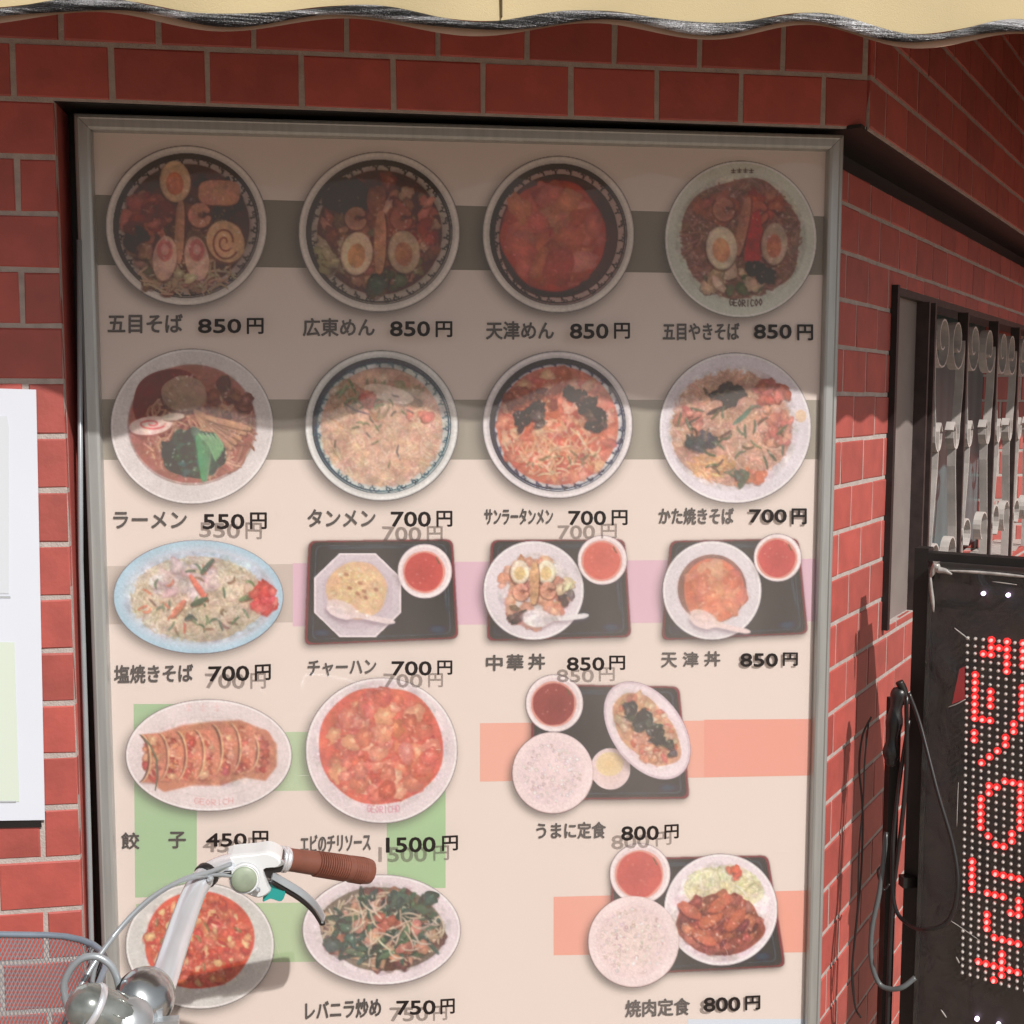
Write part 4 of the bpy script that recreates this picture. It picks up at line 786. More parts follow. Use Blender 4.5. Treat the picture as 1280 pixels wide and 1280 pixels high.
chunks(P, 808, 912, 51, 28, [(228, 178, 140), (214, 140, 112), (236, 200, 164), (222, 120, 96)], 80, (4, 8), .93, dark=(160, 100, 78)); chunks(P, 806, 904, 34, 10, [(62, 70, 66), (80, 84, 78), (50, 54, 54)], 26, (5, 9), .8, dark=(36, 36, 36)); chunks(P, 837, 936, 8, 10, [(78, 74, 70)], 6, (4, 7)); glints(P, 808, 912, 46, 24, 40, rot=.93); P.soften(808, 912, 55, 34, 0.85, 10, rot=.93); P.texture(808, 912, 55, 34, amp=0.11, rot=.93); P.build('dish_photo', board, label='printed photo of set meal with oval plate, white rice and brown soup on a tray')
# dish 16
P = dish(157, 1103, 343, 1261); plate(P, 250, 1182, 93, 79, c=(214, 212, 210), well=0); P.fan(249, 1175, 69, 61, (224, 90, 70), n=44, irr=.03)
chunks(P, 249, 1175, 64, 57, [(234, 112, 88), (226, 94, 74), (242, 152, 112), (240, 130, 98), (244, 184, 134), (216, 84, 66)], 230, (4, 9), dark=(200, 76, 60), hi=.35); noodles(P, 249, 1175, 60, 52, [(150, 130, 80), (200, 60, 50)], 20, 10, 3); glints(P, 249, 1175, 60, 54, 90, (254, 214, 180)); P.soften(249, 1175, 72, 64, .98, 12); P.texture(249, 1175, 72, 64, amp=0.1); P.build('dish_photo', board, label='printed photo of red chili stew plate partly behind the bicycle handlebar')
# dish 17
P = dish(378, 1093, 576, 1231); plate(P, 477, 1162, 99, 69, c=(232, 216, 224), well=0); P.fan(478, 1161, 79, 52, (120, 104, 88), n=44, irr=.04)
chunks(P, 478, 1161, 74, 48, [(150, 96, 80), (186, 124, 100), (112, 74, 64), (206, 150, 120)], 90, (6, 12), dark=(70, 44, 40)); noodles(P, 478, 1161, 76, 49, [(226, 200, 168), (210, 180, 150), (236, 214, 186)], 120, 26, 2.5, dark=(100, 74, 60))
for k in range(86): x, y = inell(478, 1161, 70, 44); q = rng.uniform(-.9, .9)+rng.choice([0, 2.2]); L_ = rng.uniform(6, 13); stick(P, (x-L_*math.cos(q), y-L_*math.sin(q)), (x+L_*math.cos(q), y+L_*math.sin(q)), rng.uniform(4, 7), jit([(74, 104, 88), (62, 92, 80), (96, 126, 98), (52, 76, 70)][k % 4], 10), (48, 60, 54))
chunks(P, 480, 1175, 60, 30, [(196, 104, 90), (214, 140, 116)], 16, (6, 11)); noodles(P, 478, 1158, 70, 44, [(236, 212, 188), (222, 192, 168)], 44, 24, 2.2, dark=(110, 90, 76)); chunks(P, 424, 1172, 20, 16, [(60, 88, 78)], 8, (7, 12)); chunks(P, 516, 1128, 34, 12, [(64, 92, 78), (80, 104, 84)], 12, (6, 12)); glints(P, 478, 1161, 70, 44, 60); P.soften(478, 1161, 83, 56, 0.85, 12); P.texture(478, 1161, 83, 56, amp=0.11); P.build('dish_photo', board, label='printed photo of liver with green chives and bean sprouts on an oval plate')
# dish 18
P = dish(734, 1053, 984, 1235); tray(P, [(766, 1073), (960, 1069), (982, 1208), (760, 1219)]); plate(P, 901, 1137, 71, 70, c=(238, 224, 232), well=0)
P.fan(905, 1112, 48, 30, (232, 226, 190), n=34, irr=.05); noodles(P, 903, 1108, 48, 26, [(244, 238, 208), (236, 230, 190), (222, 220, 168)], 160, 22, 2.0, dark=(206, 198, 160)); chunks(P, 918, 1090, 11, 4, [(244, 104, 76)], 6, (4, 7), .8)
P.fan(900, 1156, 55, 38, (150, 74, 60), n=40, irr=.05); chunks(P, 900, 1154, 50, 34, [(166, 84, 68), (186, 96, 76), (130, 66, 56), (206, 120, 92)], 110, (5, 11), dark=(90, 40, 36), hi=.35)
for (x, y, q) in ((888, 1150, -.5), (920, 1150, -.9), (880, 1172, .5), (862, 1138, .6), (900, 1130, -.6)): P.fan(x-1, y+2, 17, 8, (90, 36, 32), q, n=18, alpha=.6); P.fan(x, y, 17, 7.5, (200, 96, 72), q, cin=(224, 128, 96), n=20, irr=.05)
glints(P, 900, 1154, 48, 32, 50); cup(P, 800, 1092, 38, 28, (208, 88, 80)); P.shadow(792, 1177, 57, 57, grow=8, a=.5); P.fan(792, 1177, 57, 57, (210, 184, 182), n=48); P.fan(792, 1176.5, 56, 56, (244, 224, 226), cin=(240, 218, 216), n=48); P.fan(791, 1177, 46, 46, (240, 216, 218), cin=(238, 214, 208), n=40, irr=.01); chunks(P, 791, 1177, 43, 43, [(242, 220, 218), (236, 210, 206)], 180, (1.6, 2.8), dark=(232, 206, 204), dk=.15, hi=0); P.soften(901, 1140, 60, 60, 0.8, 12); P.texture(901, 1140, 60, 60, amp=0.11); P.build('dish_photo', board, label='printed photo of grilled meat set with cabbage, white rice and red soup')
NFLIP = True
# ---- acrylic cover, bulging a little between its fixings
def gap(u, v):
    a = np.interp(u, [100, 290, 520, 740, 820, 905, 1020], [.001, .0092, .0175, .0165, .0145, .0005, .0002]); b_ = np.interp(v, [170, 400, 640, 1080, 1290], [.15, .7, 1., .92, .75]); return .0006+a*b_
def gapv(u, v): return np.array([gap(a, b_) for a, b_ in zip(u, v)])
nu, nv = 46, 50; uu, vv = np.meshgrid(np.linspace(107, 1022, nu), np.linspace(168, 1345, nv))
lu = np.array([[np.interp(v, [168, 1345], [109, 130]), np.interp(v, [168, 1345], [1036, 1001])] for v in np.linspace(168, 1345, nv)])
mb = MB(); P_ = []
for j, v in enumerate(np.linspace(168, 1345, nv)):
    for i in range(nu):
        u = lu[j, 0]+(lu[j, 1]-lu[j, 0])*i/(nu-1); P_.append(toboard(u, v-8*(1-i/(nu-1)) if j == 0 else v, PD2-.0014-(gap(u, v) if 0 < i < nu-1 else 0)))
mb.v = [tuple(p) for p in P_]
for j in range(nv-1):
    for i in range(nu-1): mb.f.append((j*nu+i, (j+1)*nu+i, (j+1)*nu+i+1, j*nu+i+1))
mb.f = [f_ if NFLIP else f_[::-1] for f_ in mb.f]
mb.obj('clear_cover', m_acr, board, smooth=True)
m_scuff = mat('dried_scuff', (.75, .68, .64), .8)
for k in range(16):
    u_, v_ = rng.uniform(150, 990), rng.uniform(430, 1260); L_ = rng.uniform(8, 34); a_ = rng.choice([rng.normal(.1, .3), rng.normal(1.5, .3)]); n_ = 9; pts = [(u_+L_*i/8*math.cos(a_)+rng.normal(0, .25), v_+L_*i/8*math.sin(a_)+rng.normal(0, .25)) for i in range(n_)]
    P0_ = []
    for (a, b_) in pts: P0_.append(Vector(toboard(a, b_, PD2-.0018-float(gap(a, b_)))))
    mb = MB(); w_ = rng.uniform(.00010, .00022)
    mb.v = [tuple(p+Vector((0, 0, w_*(1-abs(i-4)/5)))) for i, p in enumerate(P0_)]+[tuple(p-Vector((w_*.4, 0, w_*(1-abs(i-4)/5)))) for i, p in enumerate(P0_)]
    mb.f = [(i, i+1, n_+i+1, n_+i) for i in range(n_-1)]; mb.obj('scuff', m_scuff, board)
# ---- writing
texts = []; bolds = {}
def text(s_, box, m, name, depthf, bold=.02, rise=0, parent=board, slant=0):
    cu = bpy.data.curves.new('lettering', 'FONT'); cu.body = s_; cu.size = 1; cu.resolution_u = 3
    ob = bpy.data.objects.new('lettering', cu); COL.objects.link(ob); texts.append((ob, box, m, name, depthf, rise)); bolds[ob.name] = bold
def cap(s_, x0, y0, x1, y1, rise=0, bold=.028): text(s_, (x0, y0, x1, y1), m_ink2, 'dish_name', None, bold, rise)
def price(dg, bx, yen, rise=0):
    text(dg, bx, m_ink, 'price_sticker', 'gap', .038, rise); text('円', yen, m_ink, 'price_sticker', 'gap', .030, rise)
cap('五目そば', 135, 393, 228, 416); price('850', (248, 399, 301, 416), (309, 398, 329, 417))
cap('広東めん', 379, 398, 468, 420); price('850', (488, 402, 537, 420), (545, 402, 565, 421))
cap('天津めん', 608, 402, 692, 424); price('850', (713, 405, 760, 423), (768, 404, 787, 423))
cap('五目やきそば', 829, 404, 924, 425); price('850', (943, 406, 989, 423), (997, 406, 1016, 425))
cap('ラーメン', 142, 640, 233, 660); price('550', (254, 643, 305, 661), (313, 641, 333, 661))
cap('タンメン', 385, 637, 469, 658); price('700', (489, 640, 538, 658), (546, 639, 565, 658))
cap('サンラータンメン', 606, 636, 691, 655); price('700', (711, 639, 757, 656), (765, 638, 784, 656))
cap('かた焼きそば', 824, 635, 917, 655); price('700', (937, 637, 983, 653), (990, 636, 1008, 655))
cap('塩焼きそば', 143, 831, 241, 853, -2); price('700', (261, 833, 311, 851), (319, 831, 338, 850), -1)
cap('チャーハン', 385, 825, 470, 844, -2); price('700', (490, 827, 539, 844), (547, 826, 565, 843))
for ch, x in (('中', 608), ('華', 634), ('丼', 661)): cap(ch, x, 819-(x-608)*.03, x+20, 838-(x-608)*.03)
price('850', (709, 822, 755, 838), (762, 820, 781, 837))
for ch, x in (('天', 827), ('津', 854), ('丼', 881)): cap(ch, x, 816-(x-827)*.03, x+19, 834-(x-827)*.03)
price('850', (926, 817, 972, 833), (979, 816, 997, 832))
cap('餃', 152, 1041, 174, 1061); cap('子', 211, 1040, 232, 1060); price('450', (258, 1042, 308, 1058), (316, 1039, 335, 1058))
cap('エビのチリソース', 376, 1043, 463, 1064, -3); price('1500', (483, 1047, 544, 1065), (553, 1045, 572, 1063), -1)
cap('うまに定食', 671, 1028, 757, 1048, -1); price('800', (777, 1033, 823, 1050), (831, 1031, 848, 1048), -1)
cap('レバニラ炒め', 382, 1250, 476, 1273, -5); price('750', (496, 1251, 544, 1268), (551, 1249, 568, 1267), -1)
cap('焼肉定食', 782, 1249, 862, 1270, -3); price('800', (880, 1247, 925, 1264), (932, 1245, 950, 1262), -1)
bpy.context.view_layer.update(); dg_ = bpy.context.evaluated_depsgraph_get()
for ob, box, m, name, dep, rise in texts:
    me0 = bpy.data.meshes.new_from_object(ob.evaluated_get(dg_)); n = len(me0.vertices); co = np.zeros(n*3); me0.vertices.foreach_get('co', co); co = co.reshape(-1, 3)[:, :2]
    lo, hi = co.min(0), co.max(0); f = (co-lo)/(hi-lo); x0, y0, x1, y1 = box
    u = x0+f[:, 0]*(x1-x0); v = y1-f[:, 1]*(y1-y0)+rise*(f[:, 0]-.5)
    bw = bolds[ob.name]*(y1-y0)
    fs0 = [tuple(p.vertices) for p in me0.polygons]; Vs, Fs_ = [], []
    for k in range(9):
        a = 2*math.pi*k/8; du, dv = (0, 0) if k == 8 else (bw*math.cos(a), bw*math.sin(a))
        uu_, vv_ = u+du, v+dv
        dd = np.full(n, PD2-.0008) if dep is None else PD2-.0020-gapv(uu_, vv_)
        Vs.append(toboardv(uu_, vv_, dd-k*4e-6)); Fs_ += [tuple(q+k*n for q in f_) for f_ in fs0]
    P_ = np.vstack(Vs); o0 = P_.mean(0)
    me = bpy.data.meshes.new(name); me.from_pydata((P_-o0).tolist(), [], Fs_)
    link(name, me, m, board, tuple(o0)); bpy.data.objects.remove(ob); bpy.data.meshes.remove(me0)
# ------------------------------------------------------------------ poster on the left wall
po = empty('wall_poster', PY(0, 1020, -.003)); tag(po, 'white paper notice hanging on the brick wall left of the menu board', 'poster'); OO = po.location.copy()
def wq(pts, y0, name, m, th=.0012, parent=po):
    mb = MB(); a = [PY(u, v, y0) for u, v in pts]; n = len(a); mb.v = [tuple(p) for p in a]+[tuple(p+Vector((0, th, 0))) for p in a]
    mb.f = [tuple(range(n))[::-1], tuple(range(n, 2*n))]+[(i, (i+1) % n, n+(i+1) % n, n+i) for i in range(n)]; return mb.obj(name, m, parent, loc=-OO)
wq([(-260, 478), (45, 487), (56, 1025), (-260, 1030)], -.0055, 'sheet', m_paper)
wq([(-200, 1029), (51, 1025.5), (52, 1034), (-200, 1039)], -.0040, 'backing_strip', m_black, .0015)
wq([(-120, 800), (18, 803), (24, 1002), (-120, 1006)], -.0062, 'printed_panel', m_palepr, .0004)
wq([(-120, 520), (9, 520), (11, 535), (11, 742), (-120, 742)], -.0062, 'printed_panel', mat('pale_print', (.60, .64, .70), .6), .0004)
wq([(-120, 744.5), (13, 745), (13, 747.5), (-120, 747)], -.0062, 'printed_line', m_greypr, .0004); wq([(-120, 1001.5), (20, 1001), (20, 1003), (-120, 1004)], -.0066, 'printed_line', m_greypr, .0004)
# conduit in the gap left of the board
mb = MB(); mb.tube([PY(99, 300, .028), PY(101, 700, .022), PY(107, 900, .018), PY(111, 1040, .012), PY(114, 1165, .010), PY(117, 1300, .010), (.115, .012, -1.42)], .0032, 8); o = mb.obj('pale_cable', m_cable, smooth=True); tag(o, 'thin pale cable running down the gap left of the menu board', 'cable')
# ------------------------------------------------------------------ LED sign on its stand
led = empty('led_sign', PZ(1163, 1400, 1.78)); tag(led, 'black LED message sign in clear wrap with red lit dots, beside the window', 'electronic sign'); LO = led.location.copy()
SX = Vector((.756, -.655, 0)).normalized(); SN = Vector((-SX.y*-1, 0, 0)); SN = Vector((SX.y, -SX.x, 0))       # run to the right, outward normal
P0 = PZ(1163, 712, 1.72)
def sg(u, v, off=0.):
    N_ = np.array(SN); return Vector(hitp(u, v, np.array(P0+SN*off), N_))
Fg = frame(P0, SX, SN)      # local x run, -y outward, z up (absolute: relative to P0)
def lbox(name, a, b_, m): mb = MB(); mb.box(a, b_, Fg); return mb.obj(name, m, led, loc=-LO)
lbox('sign_case', (0, .006, -.84), (.40, .075, 0), m_signface)
lbox('stand_post', (-.028, .02, -1.3), (-.008, .05, .028), m_black); lbox('stand_post', (.42, .02, -1.3), (.44, .05, .028), m_black)
lbox('stand_bar', (-.008, .02, .010), (.42, .05, .022), m_black); lbox('stand_bar', (-.008, .02, -1.0), (.42, .05, -.98), m_black)
mb = MB(); a_ = PZ(1118, 872, 1.80); mb.box((a_.x-.0085, a_.y-.008, -1.42), (a_.x+.0085, a_.y+.008, a_.z)); mb.obj('stand_post', m_black, led, loc=-LO)
mb = MB(); a_ = PZ(1137, 1101, 1.79); mb.box((a_.x-.014, a_.y-.008, a_.z-.008), (a_.x+.018, a_.y+.008, a_.z+.008)); mb.obj('stand_bracket', m_black, led, loc=-LO)
lbox('case_edge', (-.003, .0, -.84), (.003, .078, .003), m_rubber); lbox('case_edge', (.0031, .0, -.002), (.40, .078, .0035), m_rubber)
# dots
cA, cB, cC, cD = sg(1209.2, 797.8), sg(1278.1, 804.8), sg(1202.7, 1215.9), sg(1271.0, 1235.5)
def lp(r, c): a = r/47.; b_ = c/7.; return (cA*(1-b_)+cB*b_)*(1-a)+(cC*(1-b_)+cD*b_)*a
on = {0: (3, 5, 7), 1: (3, 4, 5, 7), 2: (2, 3, 5, 7), 3: (5, 7), 4: (5,), 5: (1,), 6: (1, 7), 7: (1, 3, 7), 8: (1, 3, 7), 9: (1, 3, 7), 10: (1, 7), 11: (1, 2, 3, 6), 12: (6,), 13: (1, 5), 14: (1, 5), 15: (4,), 16: (3,), 17: (2,),
      19: (5, 6, 7), 20: (3, 4, 7), 21: (3, 7), 22: (2, 7), 23: (2, 7), 24: (2, 7), 25: (2, 7), 26: (2, 6), 27: (3, 6), 28: (4, 5), 31: (1,), 32: (1, 4, 5, 6, 7), 33: (1,), 34: (1,), 35: (1, 3, 4, 5, 7), 36: (7,), 37: (6, 7),
      38: (3,), 39: (3,), 40: (3,), 41: (4, 5, 6, 7), 43: (5,), 44: (5,), 45: (2, 3, 4, 5, 6, 7), 46: (5,), 47: (4,)}
mo, mf, mg = MB(), MB(), MB()
for r in range(48):
    for c in range(0, 16):
        p = lp(r, c); lit = c in on.get(r, ()); b_ = mo if lit else mf
        rr_ = .0024; b_.lathe([(rr_, -.005), (rr_, .001), (rr_*.75, .0024), (rr_*.3, .0030)], p+SN*.0, SN, 7)
        if lit: mg.lathe([(.0058, -.0058), (.0052, -.0046)], p, SN, 8)  # halo round each lit dot, made as a dim glowing disc
o = mf.obj('led_array', m_ledoff, led, smooth=True, loc=-LO); tag(o, kind='stuff')
o = mo.obj('lit_led_array', m_ledon, led, smooth=True, loc=-LO); tag(o, kind='stuff', label='red lit dots forming vertical characters')
o = mg.obj('lit_cell_array', m_ledhalo, led, loc=-LO); tag(o, kind='stuff')
# small bright white diodes above and below the matrix
m_dio = mat('white_diode', (.9, .8, .95), .3, emis=(.85, .65, 1), estr=4)
for (u, v) in ((1229, 742), (1260, 744), (1221, 1274), (1248, 1281)):
    mb = MB(); mb.lathe([(.003, -.004), (.003, .001), (.001, .003)], sg(u, v), SN, 8); mb.obj('diode', m_dio, led, smooth=True, loc=-LO)
# crumpled wrap: sheet in front, gathered white corner
mb = MB(); nx, nz = 40, 80
for j in range(nz+1):
    for i in range(nx+1):
        x, z = .405*i/nx, .008-.86*j/nz
        y = -.010-.0022*math.sin(x*41+z*23)*math.sin(z*57+x*13)-.003*max(0, math.sin((x*.8+z)*38))**6-.0015*math.sin(x*150+z*60)*math.exp(-x*18)
        mb.v.append(tuple(Fg @ Vector((x, y, z))))
for j in range(nz):
    for i in range(nx): k = j*(nx+1)+i; mb.f.append((k, k+nx+1, k+nx+2, k+1))
mb.obj('plastic_wrap', m_wrap, led, smooth=True, loc=-LO)
m_fold = mat('wrap_fold', (.36, .34, .33), .25, noise=.35, nscale=60, bump=.8, bscale=90)
mb = MB()
def crease(pts, wd, name='wrap_fold'):
    mb = MB(); P_ = crom([sg(u, v, .014) for u, v in pts], 5); n = len(P_); mb.tube(P_, [wd*math.sin(math.pi*(i+.4)/n)**.6+.0002 for i in range(n)], 5); mb.obj(name, m_fold, led, smooth=True, loc=-LO)
crease([(1163, 722), (1166, 716), (1170, 706), (1172, 712), (1182, 714), (1190, 718)], .005); crease([(1163, 718), (1164, 735), (1166, 752), (1167, 765)], .0028); crease([(1172, 713), (1215, 715), (1262, 719), (1290, 722)], .0022)
crease([(1193, 785), (1203, 793), (1212, 800)], .0010); crease([(1185, 884), (1196, 880), (1207, 874)], .0008); crease([(1198, 978), (1197, 1000), (1196, 1033)], .0005); crease([(1195, 1196), (1199, 1204)], .0012); crease([(1240, 727), (1256, 729), (1271, 731)], .0006)
crease([(1176, 1262), (1183, 1272)], .0012); crease([(1187, 1150), (1202, 1160), (1225, 1176)], .0005)
mb = MB(); pr = [sg(u, v, .004) for u, v in ((1199.5, 836), (1206, 833), (1206, 874), (1190, 880))]; mb.v = [tuple(p) for p in pr]; mb.f = [(0, 1, 2, 3)]; mb.obj('red_tag', mat('red_plastic', (.35, .02, .03), .4), led, loc=-LO)
# ------------------------------------------------------------------ adaptor and cables beside the sign
def cable(pts, r, label, m=m_rubber, name='power_cable', smooth_=8, group=None):
    mb = MB(); mb.tube(crom([PZ(*p) for p in pts], smooth_), r, 8); o = mb.obj(name, m, smooth=True); tag(o, label, 'cable', group); return o
ad = empty('power_adaptor', PZ(1118, 960, 1.74)); tag(ad, 'black oval power adaptor hanging left of the LED sign', 'adaptor'); a0 = ad.location.copy()
mb = MB(); ctr = [PZ(1127, 858, 1.74), PZ(1121, 880, 1.74), PZ(1117, 910, 1.74), PZ(1114, 940, 1.74), PZ(1113, 958, 1.74)]; mb.tube(crom(ctr, 5), [.002]+[.0105+.002*math.sin(i) for i in range(19)]+[.003], 12); mb.obj('body', m_rubber, ad, smooth=True, loc=-a0)
mb = MB(); mb.tube(crom([PZ(1124, 852, 1.735), PZ(1129, 862, 1.735), PZ(1133, 880, 1.735)], 5), .006, 8); mb.obj('strain_relief', m_black, ad, smooth=True, loc=-a0)
cable([(1136, 866, 1.70), (1150, 905, 1.69), (1172, 990, 1.66), (1192, 1060, 1.64), (1197, 1110, 1.63), (1186, 1150, 1.64), (1160, 1162, 1.66), (1135, 1155, 1.70), (1118, 1130, 1.72), (1116, 1060, 1.73), (1124, 980, 1.73), (1136, 900, 1.72)], .0030, 'thick black cable looping down in front of the LED sign')
cable([(1133, 870, 1.71), (1133, 960, 1.72), (1126, 1040, 1.73), (1117, 1110, 1.74), (1112, 1200, 1.75), (1108, 1330, 1.76)], .0034, 'black cable hanging straight down beside the adaptor')
cable([(1108, 1040, 1.75), (1100, 1110, 1.74), (1090, 1160, 1.74), (1089, 1200, 1.74), (1098, 1228, 1.74), (1112, 1236, 1.73), (1128, 1234, 1.72), (1144, 1222, 1.72)], .0038, 'short grey black cable bowing left of the sign post', m=mat('worn_cable', (.10, .11, .115), .35))
cable([(1112, 1105, 1.76), (1104, 1112, 1.76), (1097, 1090, 1.76), (1102, 1082, 1.76)], .0016, 'thin wire tie knotted round the hanging cables')
cable([(1089, 896, 1.79), (1078, 920, 1.79), (1074, 960, 1.79), (1078, 1010, 1.79), (1077, 1080, 1.79), (1071, 1150, 1.79), (1065, 1215, 1.79), (1069, 1258, 1.79), (1076, 1272, 1.79)], .0016, 'thin dark red wire dangling along the lit brick, lowest loop')
cable([(1086, 900, 1.80), (1081, 950, 1.80), (1079, 1000, 1.80), (1074, 1060, 1.80), (1072, 1130, 1.80), (1066, 1200, 1.80), (1068, 1255, 1.80)], .0013, 'thinnest wire on the bricks between the board and the sign')
for m_ in ():
    pass
# ------------------------------------------------------------------ bicycle
bk = empty('bicycle', (.18, -.42, -1.42)); tag(bk, 'city bicycle with swept handlebar, brown grip, bell and wire basket before the board', 'bicycle'); KO = Vector((.18, -.42, -1.42))
def bt(name, pts, r, m, n=12, sm=8, parent=bk, par0=None):
    mb = MB(); P_ = crom([PY(*p) if len(p) == 3 and not isinstance(p, Vector) else p for p in pts], sm); mb.tube(P_, r if not hasattr(r, '__len__') else list(np.interp(np.linspace(0, 1, len(P_)), np.linspace(0, 1, len(r)), r)), n)
    return mb.obj(name, m, parent, smooth=True, loc=-KO if parent is bk else None)
bt('handlebar', [(176, 1330, -.455), (192, 1265, -.43), (208, 1215, -.395), (226, 1160, -.345), (243, 1115, -.305), (258, 1094, -.285), (276, 1083, -.268), (300, 1078, -.250), (340, 1075, -.225), (420, 1083, -.185), (452, 1089, -.172)], [.0132, .0132, .0130, .0122, .0112, .0108, .0108, .0108], m_chrome, 16)
g = bt('grip', [(357, 1074, -.216), (372, 1076, -.208), (400, 1080, -.195), (430, 1084.5, -.182), (452, 1088, -.172), (461, 1089.5, -.168), (464.5, 1090, -.166)], [.0128, .0128, .0134, .0142, .0150, .0152, .0140, .006], m_brown, 20)
mb = MB()
for k in range(22):
    t_ = .34+k*.0255
    if 14 <= k <= 15: continue
    a = PY(357, 1074, -.216)*(1-t_)+PY(464, 1090, -.166)*t_; b_ = a+(PY(464, 1090, -.166)-PY(357, 1074, -.216)).normalized()*.0016; rr_ = .0133+.0021*t_+.0006
    mb.lathe([(rr_-.0012, 0), (rr_, .0004), (rr_, .0012), (rr_-.0012, .0016)], a, (b_-a), 18)
mb.obj('grip_ribs', m_brown, bk, smooth=False, loc=-KO)
mb = MB(); ax = (PY(420, 1083, -.185)-PY(340, 1074, -.225)).normalized(); mb.lathe([(.0112, 0), (.0145, .001), (.0145, .004), (.013, .0055), (.0145, .007), (.0145, .010), (.012, .011)], PY(348, 1073.5, -.221), ax, 22); mb.obj('collar', m_chrome, bk, smooth=True, loc=-KO)
# lever body (white shell), disc, teal adjuster, clamp, lever
def slab(name, pts, y0, th, m, bev=.0025, tilt=0):
    mb = MB(); c = np.mean(pts, 0); n = len(pts)
    rings = [(y0+th, 1), (y0+bev, 1), (y0+bev*.3, .965), (y0, .90)]
    for (y, s_) in rings:
        for (u, v) in pts:
            p = PY(c[0]+(u-c[0])*s_, c[1]+(v-c[1])*s_, y0); mb.v.append((p.x, y+tilt*(p.x), p.z))
    for r in range(3):
        for i in range(n): mb.f.append((r*n+i, r*n+(i+1) % n, (r+1)*n+(i+1) % n, (r+1)*n+i))
    mb.f.append(tuple(range(n))); mb.f.append(tuple(range(3*n, 4*n))); return mb.obj(name, m, bk, smooth=False, loc=-KO)
def rnd(pts, n=4):   # smooth closed outline
    P_ = [Vector((*p, 0)) for p in pts]; N = len(P_); out = []
    for i in range(N):
        a, b_, c, d = P_[i-1], P_[i], P_[(i+1) % N], P_[(i+2) % N]
        for k in range(n):
            t_ = k/n; q = .5*((2*b_)+(c-a)*t_+(2*a-5*b_+4*c-d)*t_*t_+(3*b_-a-3*c+d)*t_**3); out.append((q.x, q.y))
    return out
slab('lever_body', rnd([(283, 1073), (318, 1068), (336, 1066), (350, 1073), (350, 1082), (330, 1086), (334, 1106), (338, 1116), (324, 1124), (306, 1118), (292, 1108), (288, 1090)]), -.268, .034, m_white, .006)
mb = MB(); mb.lathe([(.0165, 0), (.0165, .004), (.0150, .006), (.0148, .0052), (.0142, .0052), (.0138, .0062), (.006, .0074), (.001, .0076)], PY(306, 1097, -.269), (0, -1, .06), 30); mb.obj('adjuster_ring', m_white, bk, smooth=True, loc=-KO)
mb = MB(); mb.lathe([(.0136, 0), (.0136, .0070), (.0125, .0082), (.006, .0092), (.0005, .0095)], PY(305.5, 1097, -.270), (0, -1, .06), 30); mb.obj('adjuster_disc', m_disc, bk, smooth=True, loc=-KO)
slab('teal_clip', rnd([(336, 1106), (350, 1107), (357, 1113), (352, 1127), (338, 1124), (328, 1127)]), -.258, .012, m_teal, .002)
slab('clamp', rnd([(330, 1075), (341, 1070), (354, 1076), (352, 1090), (342, 1092), (343, 1098), (334, 1098), (330, 1086)]), -.262, .030, m_rubber, .003)
slab('lever_pivot', rnd([(329, 1076), (338, 1071), (350, 1074), (356, 1080), (344, 1085), (332, 1082)]), -.266, .004, m_steel, .0015)
mb = MB(); P_ = crom([PY(340, 1096, -.256), PY(352, 1103, -.252), (PY(375, 1117, -.246)), PY(392, 1132, -.240), PY(402, 1147, -.236), PY(403, 1151, -.236)], 6)
mb.ribbon(P_, Vector((.1, -.004, .0))*0+Vector((.002, .011, .004)), .0045); mb.ribbon([p+Vector((.0006, -.007, .0040)) for p in P_], Vector((.001, .004, .006)), .0022); mb.obj('brake_lever', m_steel, bk, smooth=False, loc=-KO)
mb = MB(); mb.tube([p+Vector((0, -.004, -.0035)) for p in P_], [.0034]*(len(P_)-4)+[.0032, .003, .0026, .0015], 8); mb.obj('lever_edge', m_rubber, bk, smooth=True, loc=-KO)
# brake and shift cables with their grey sheaths
bt('brake_cable', [(288, 1080, -.27), (262, 1090, -.30), (232, 1098, -.32), (196, 1118, -.35), (160, 1150, -.38), (126, 1192, -.41), (100, 1235, -.43), (76, 1290, -.45)], .0026, m_cable, 8)
bt('shift_cable', [(290, 1095, -.275), (262, 1094, -.30), (222, 1103, -.33), (186, 1124, -.36), (150, 1160, -.39), (122, 1200, -.41), (112, 1245, -.42), (96, 1300, -.44)], .0021, m_cable, 8)
bt('cable_end', [(260, 1092.5, -.2885), (274, 1092, -.281), (289, 1090.5, -.277)], .0022, m_rubber, 8)
bt('cable_loop', [(150, 1240, -.46), (146, 1222, -.46), (138, 1206, -.46), (122, 1196, -.46), (103, 1198, -.46), (88, 1212, -.46), (80, 1232, -.46), (84, 1256, -.46), (94, 1280, -.46), (100, 1310, -.46)], .0033, m_cable, 10)
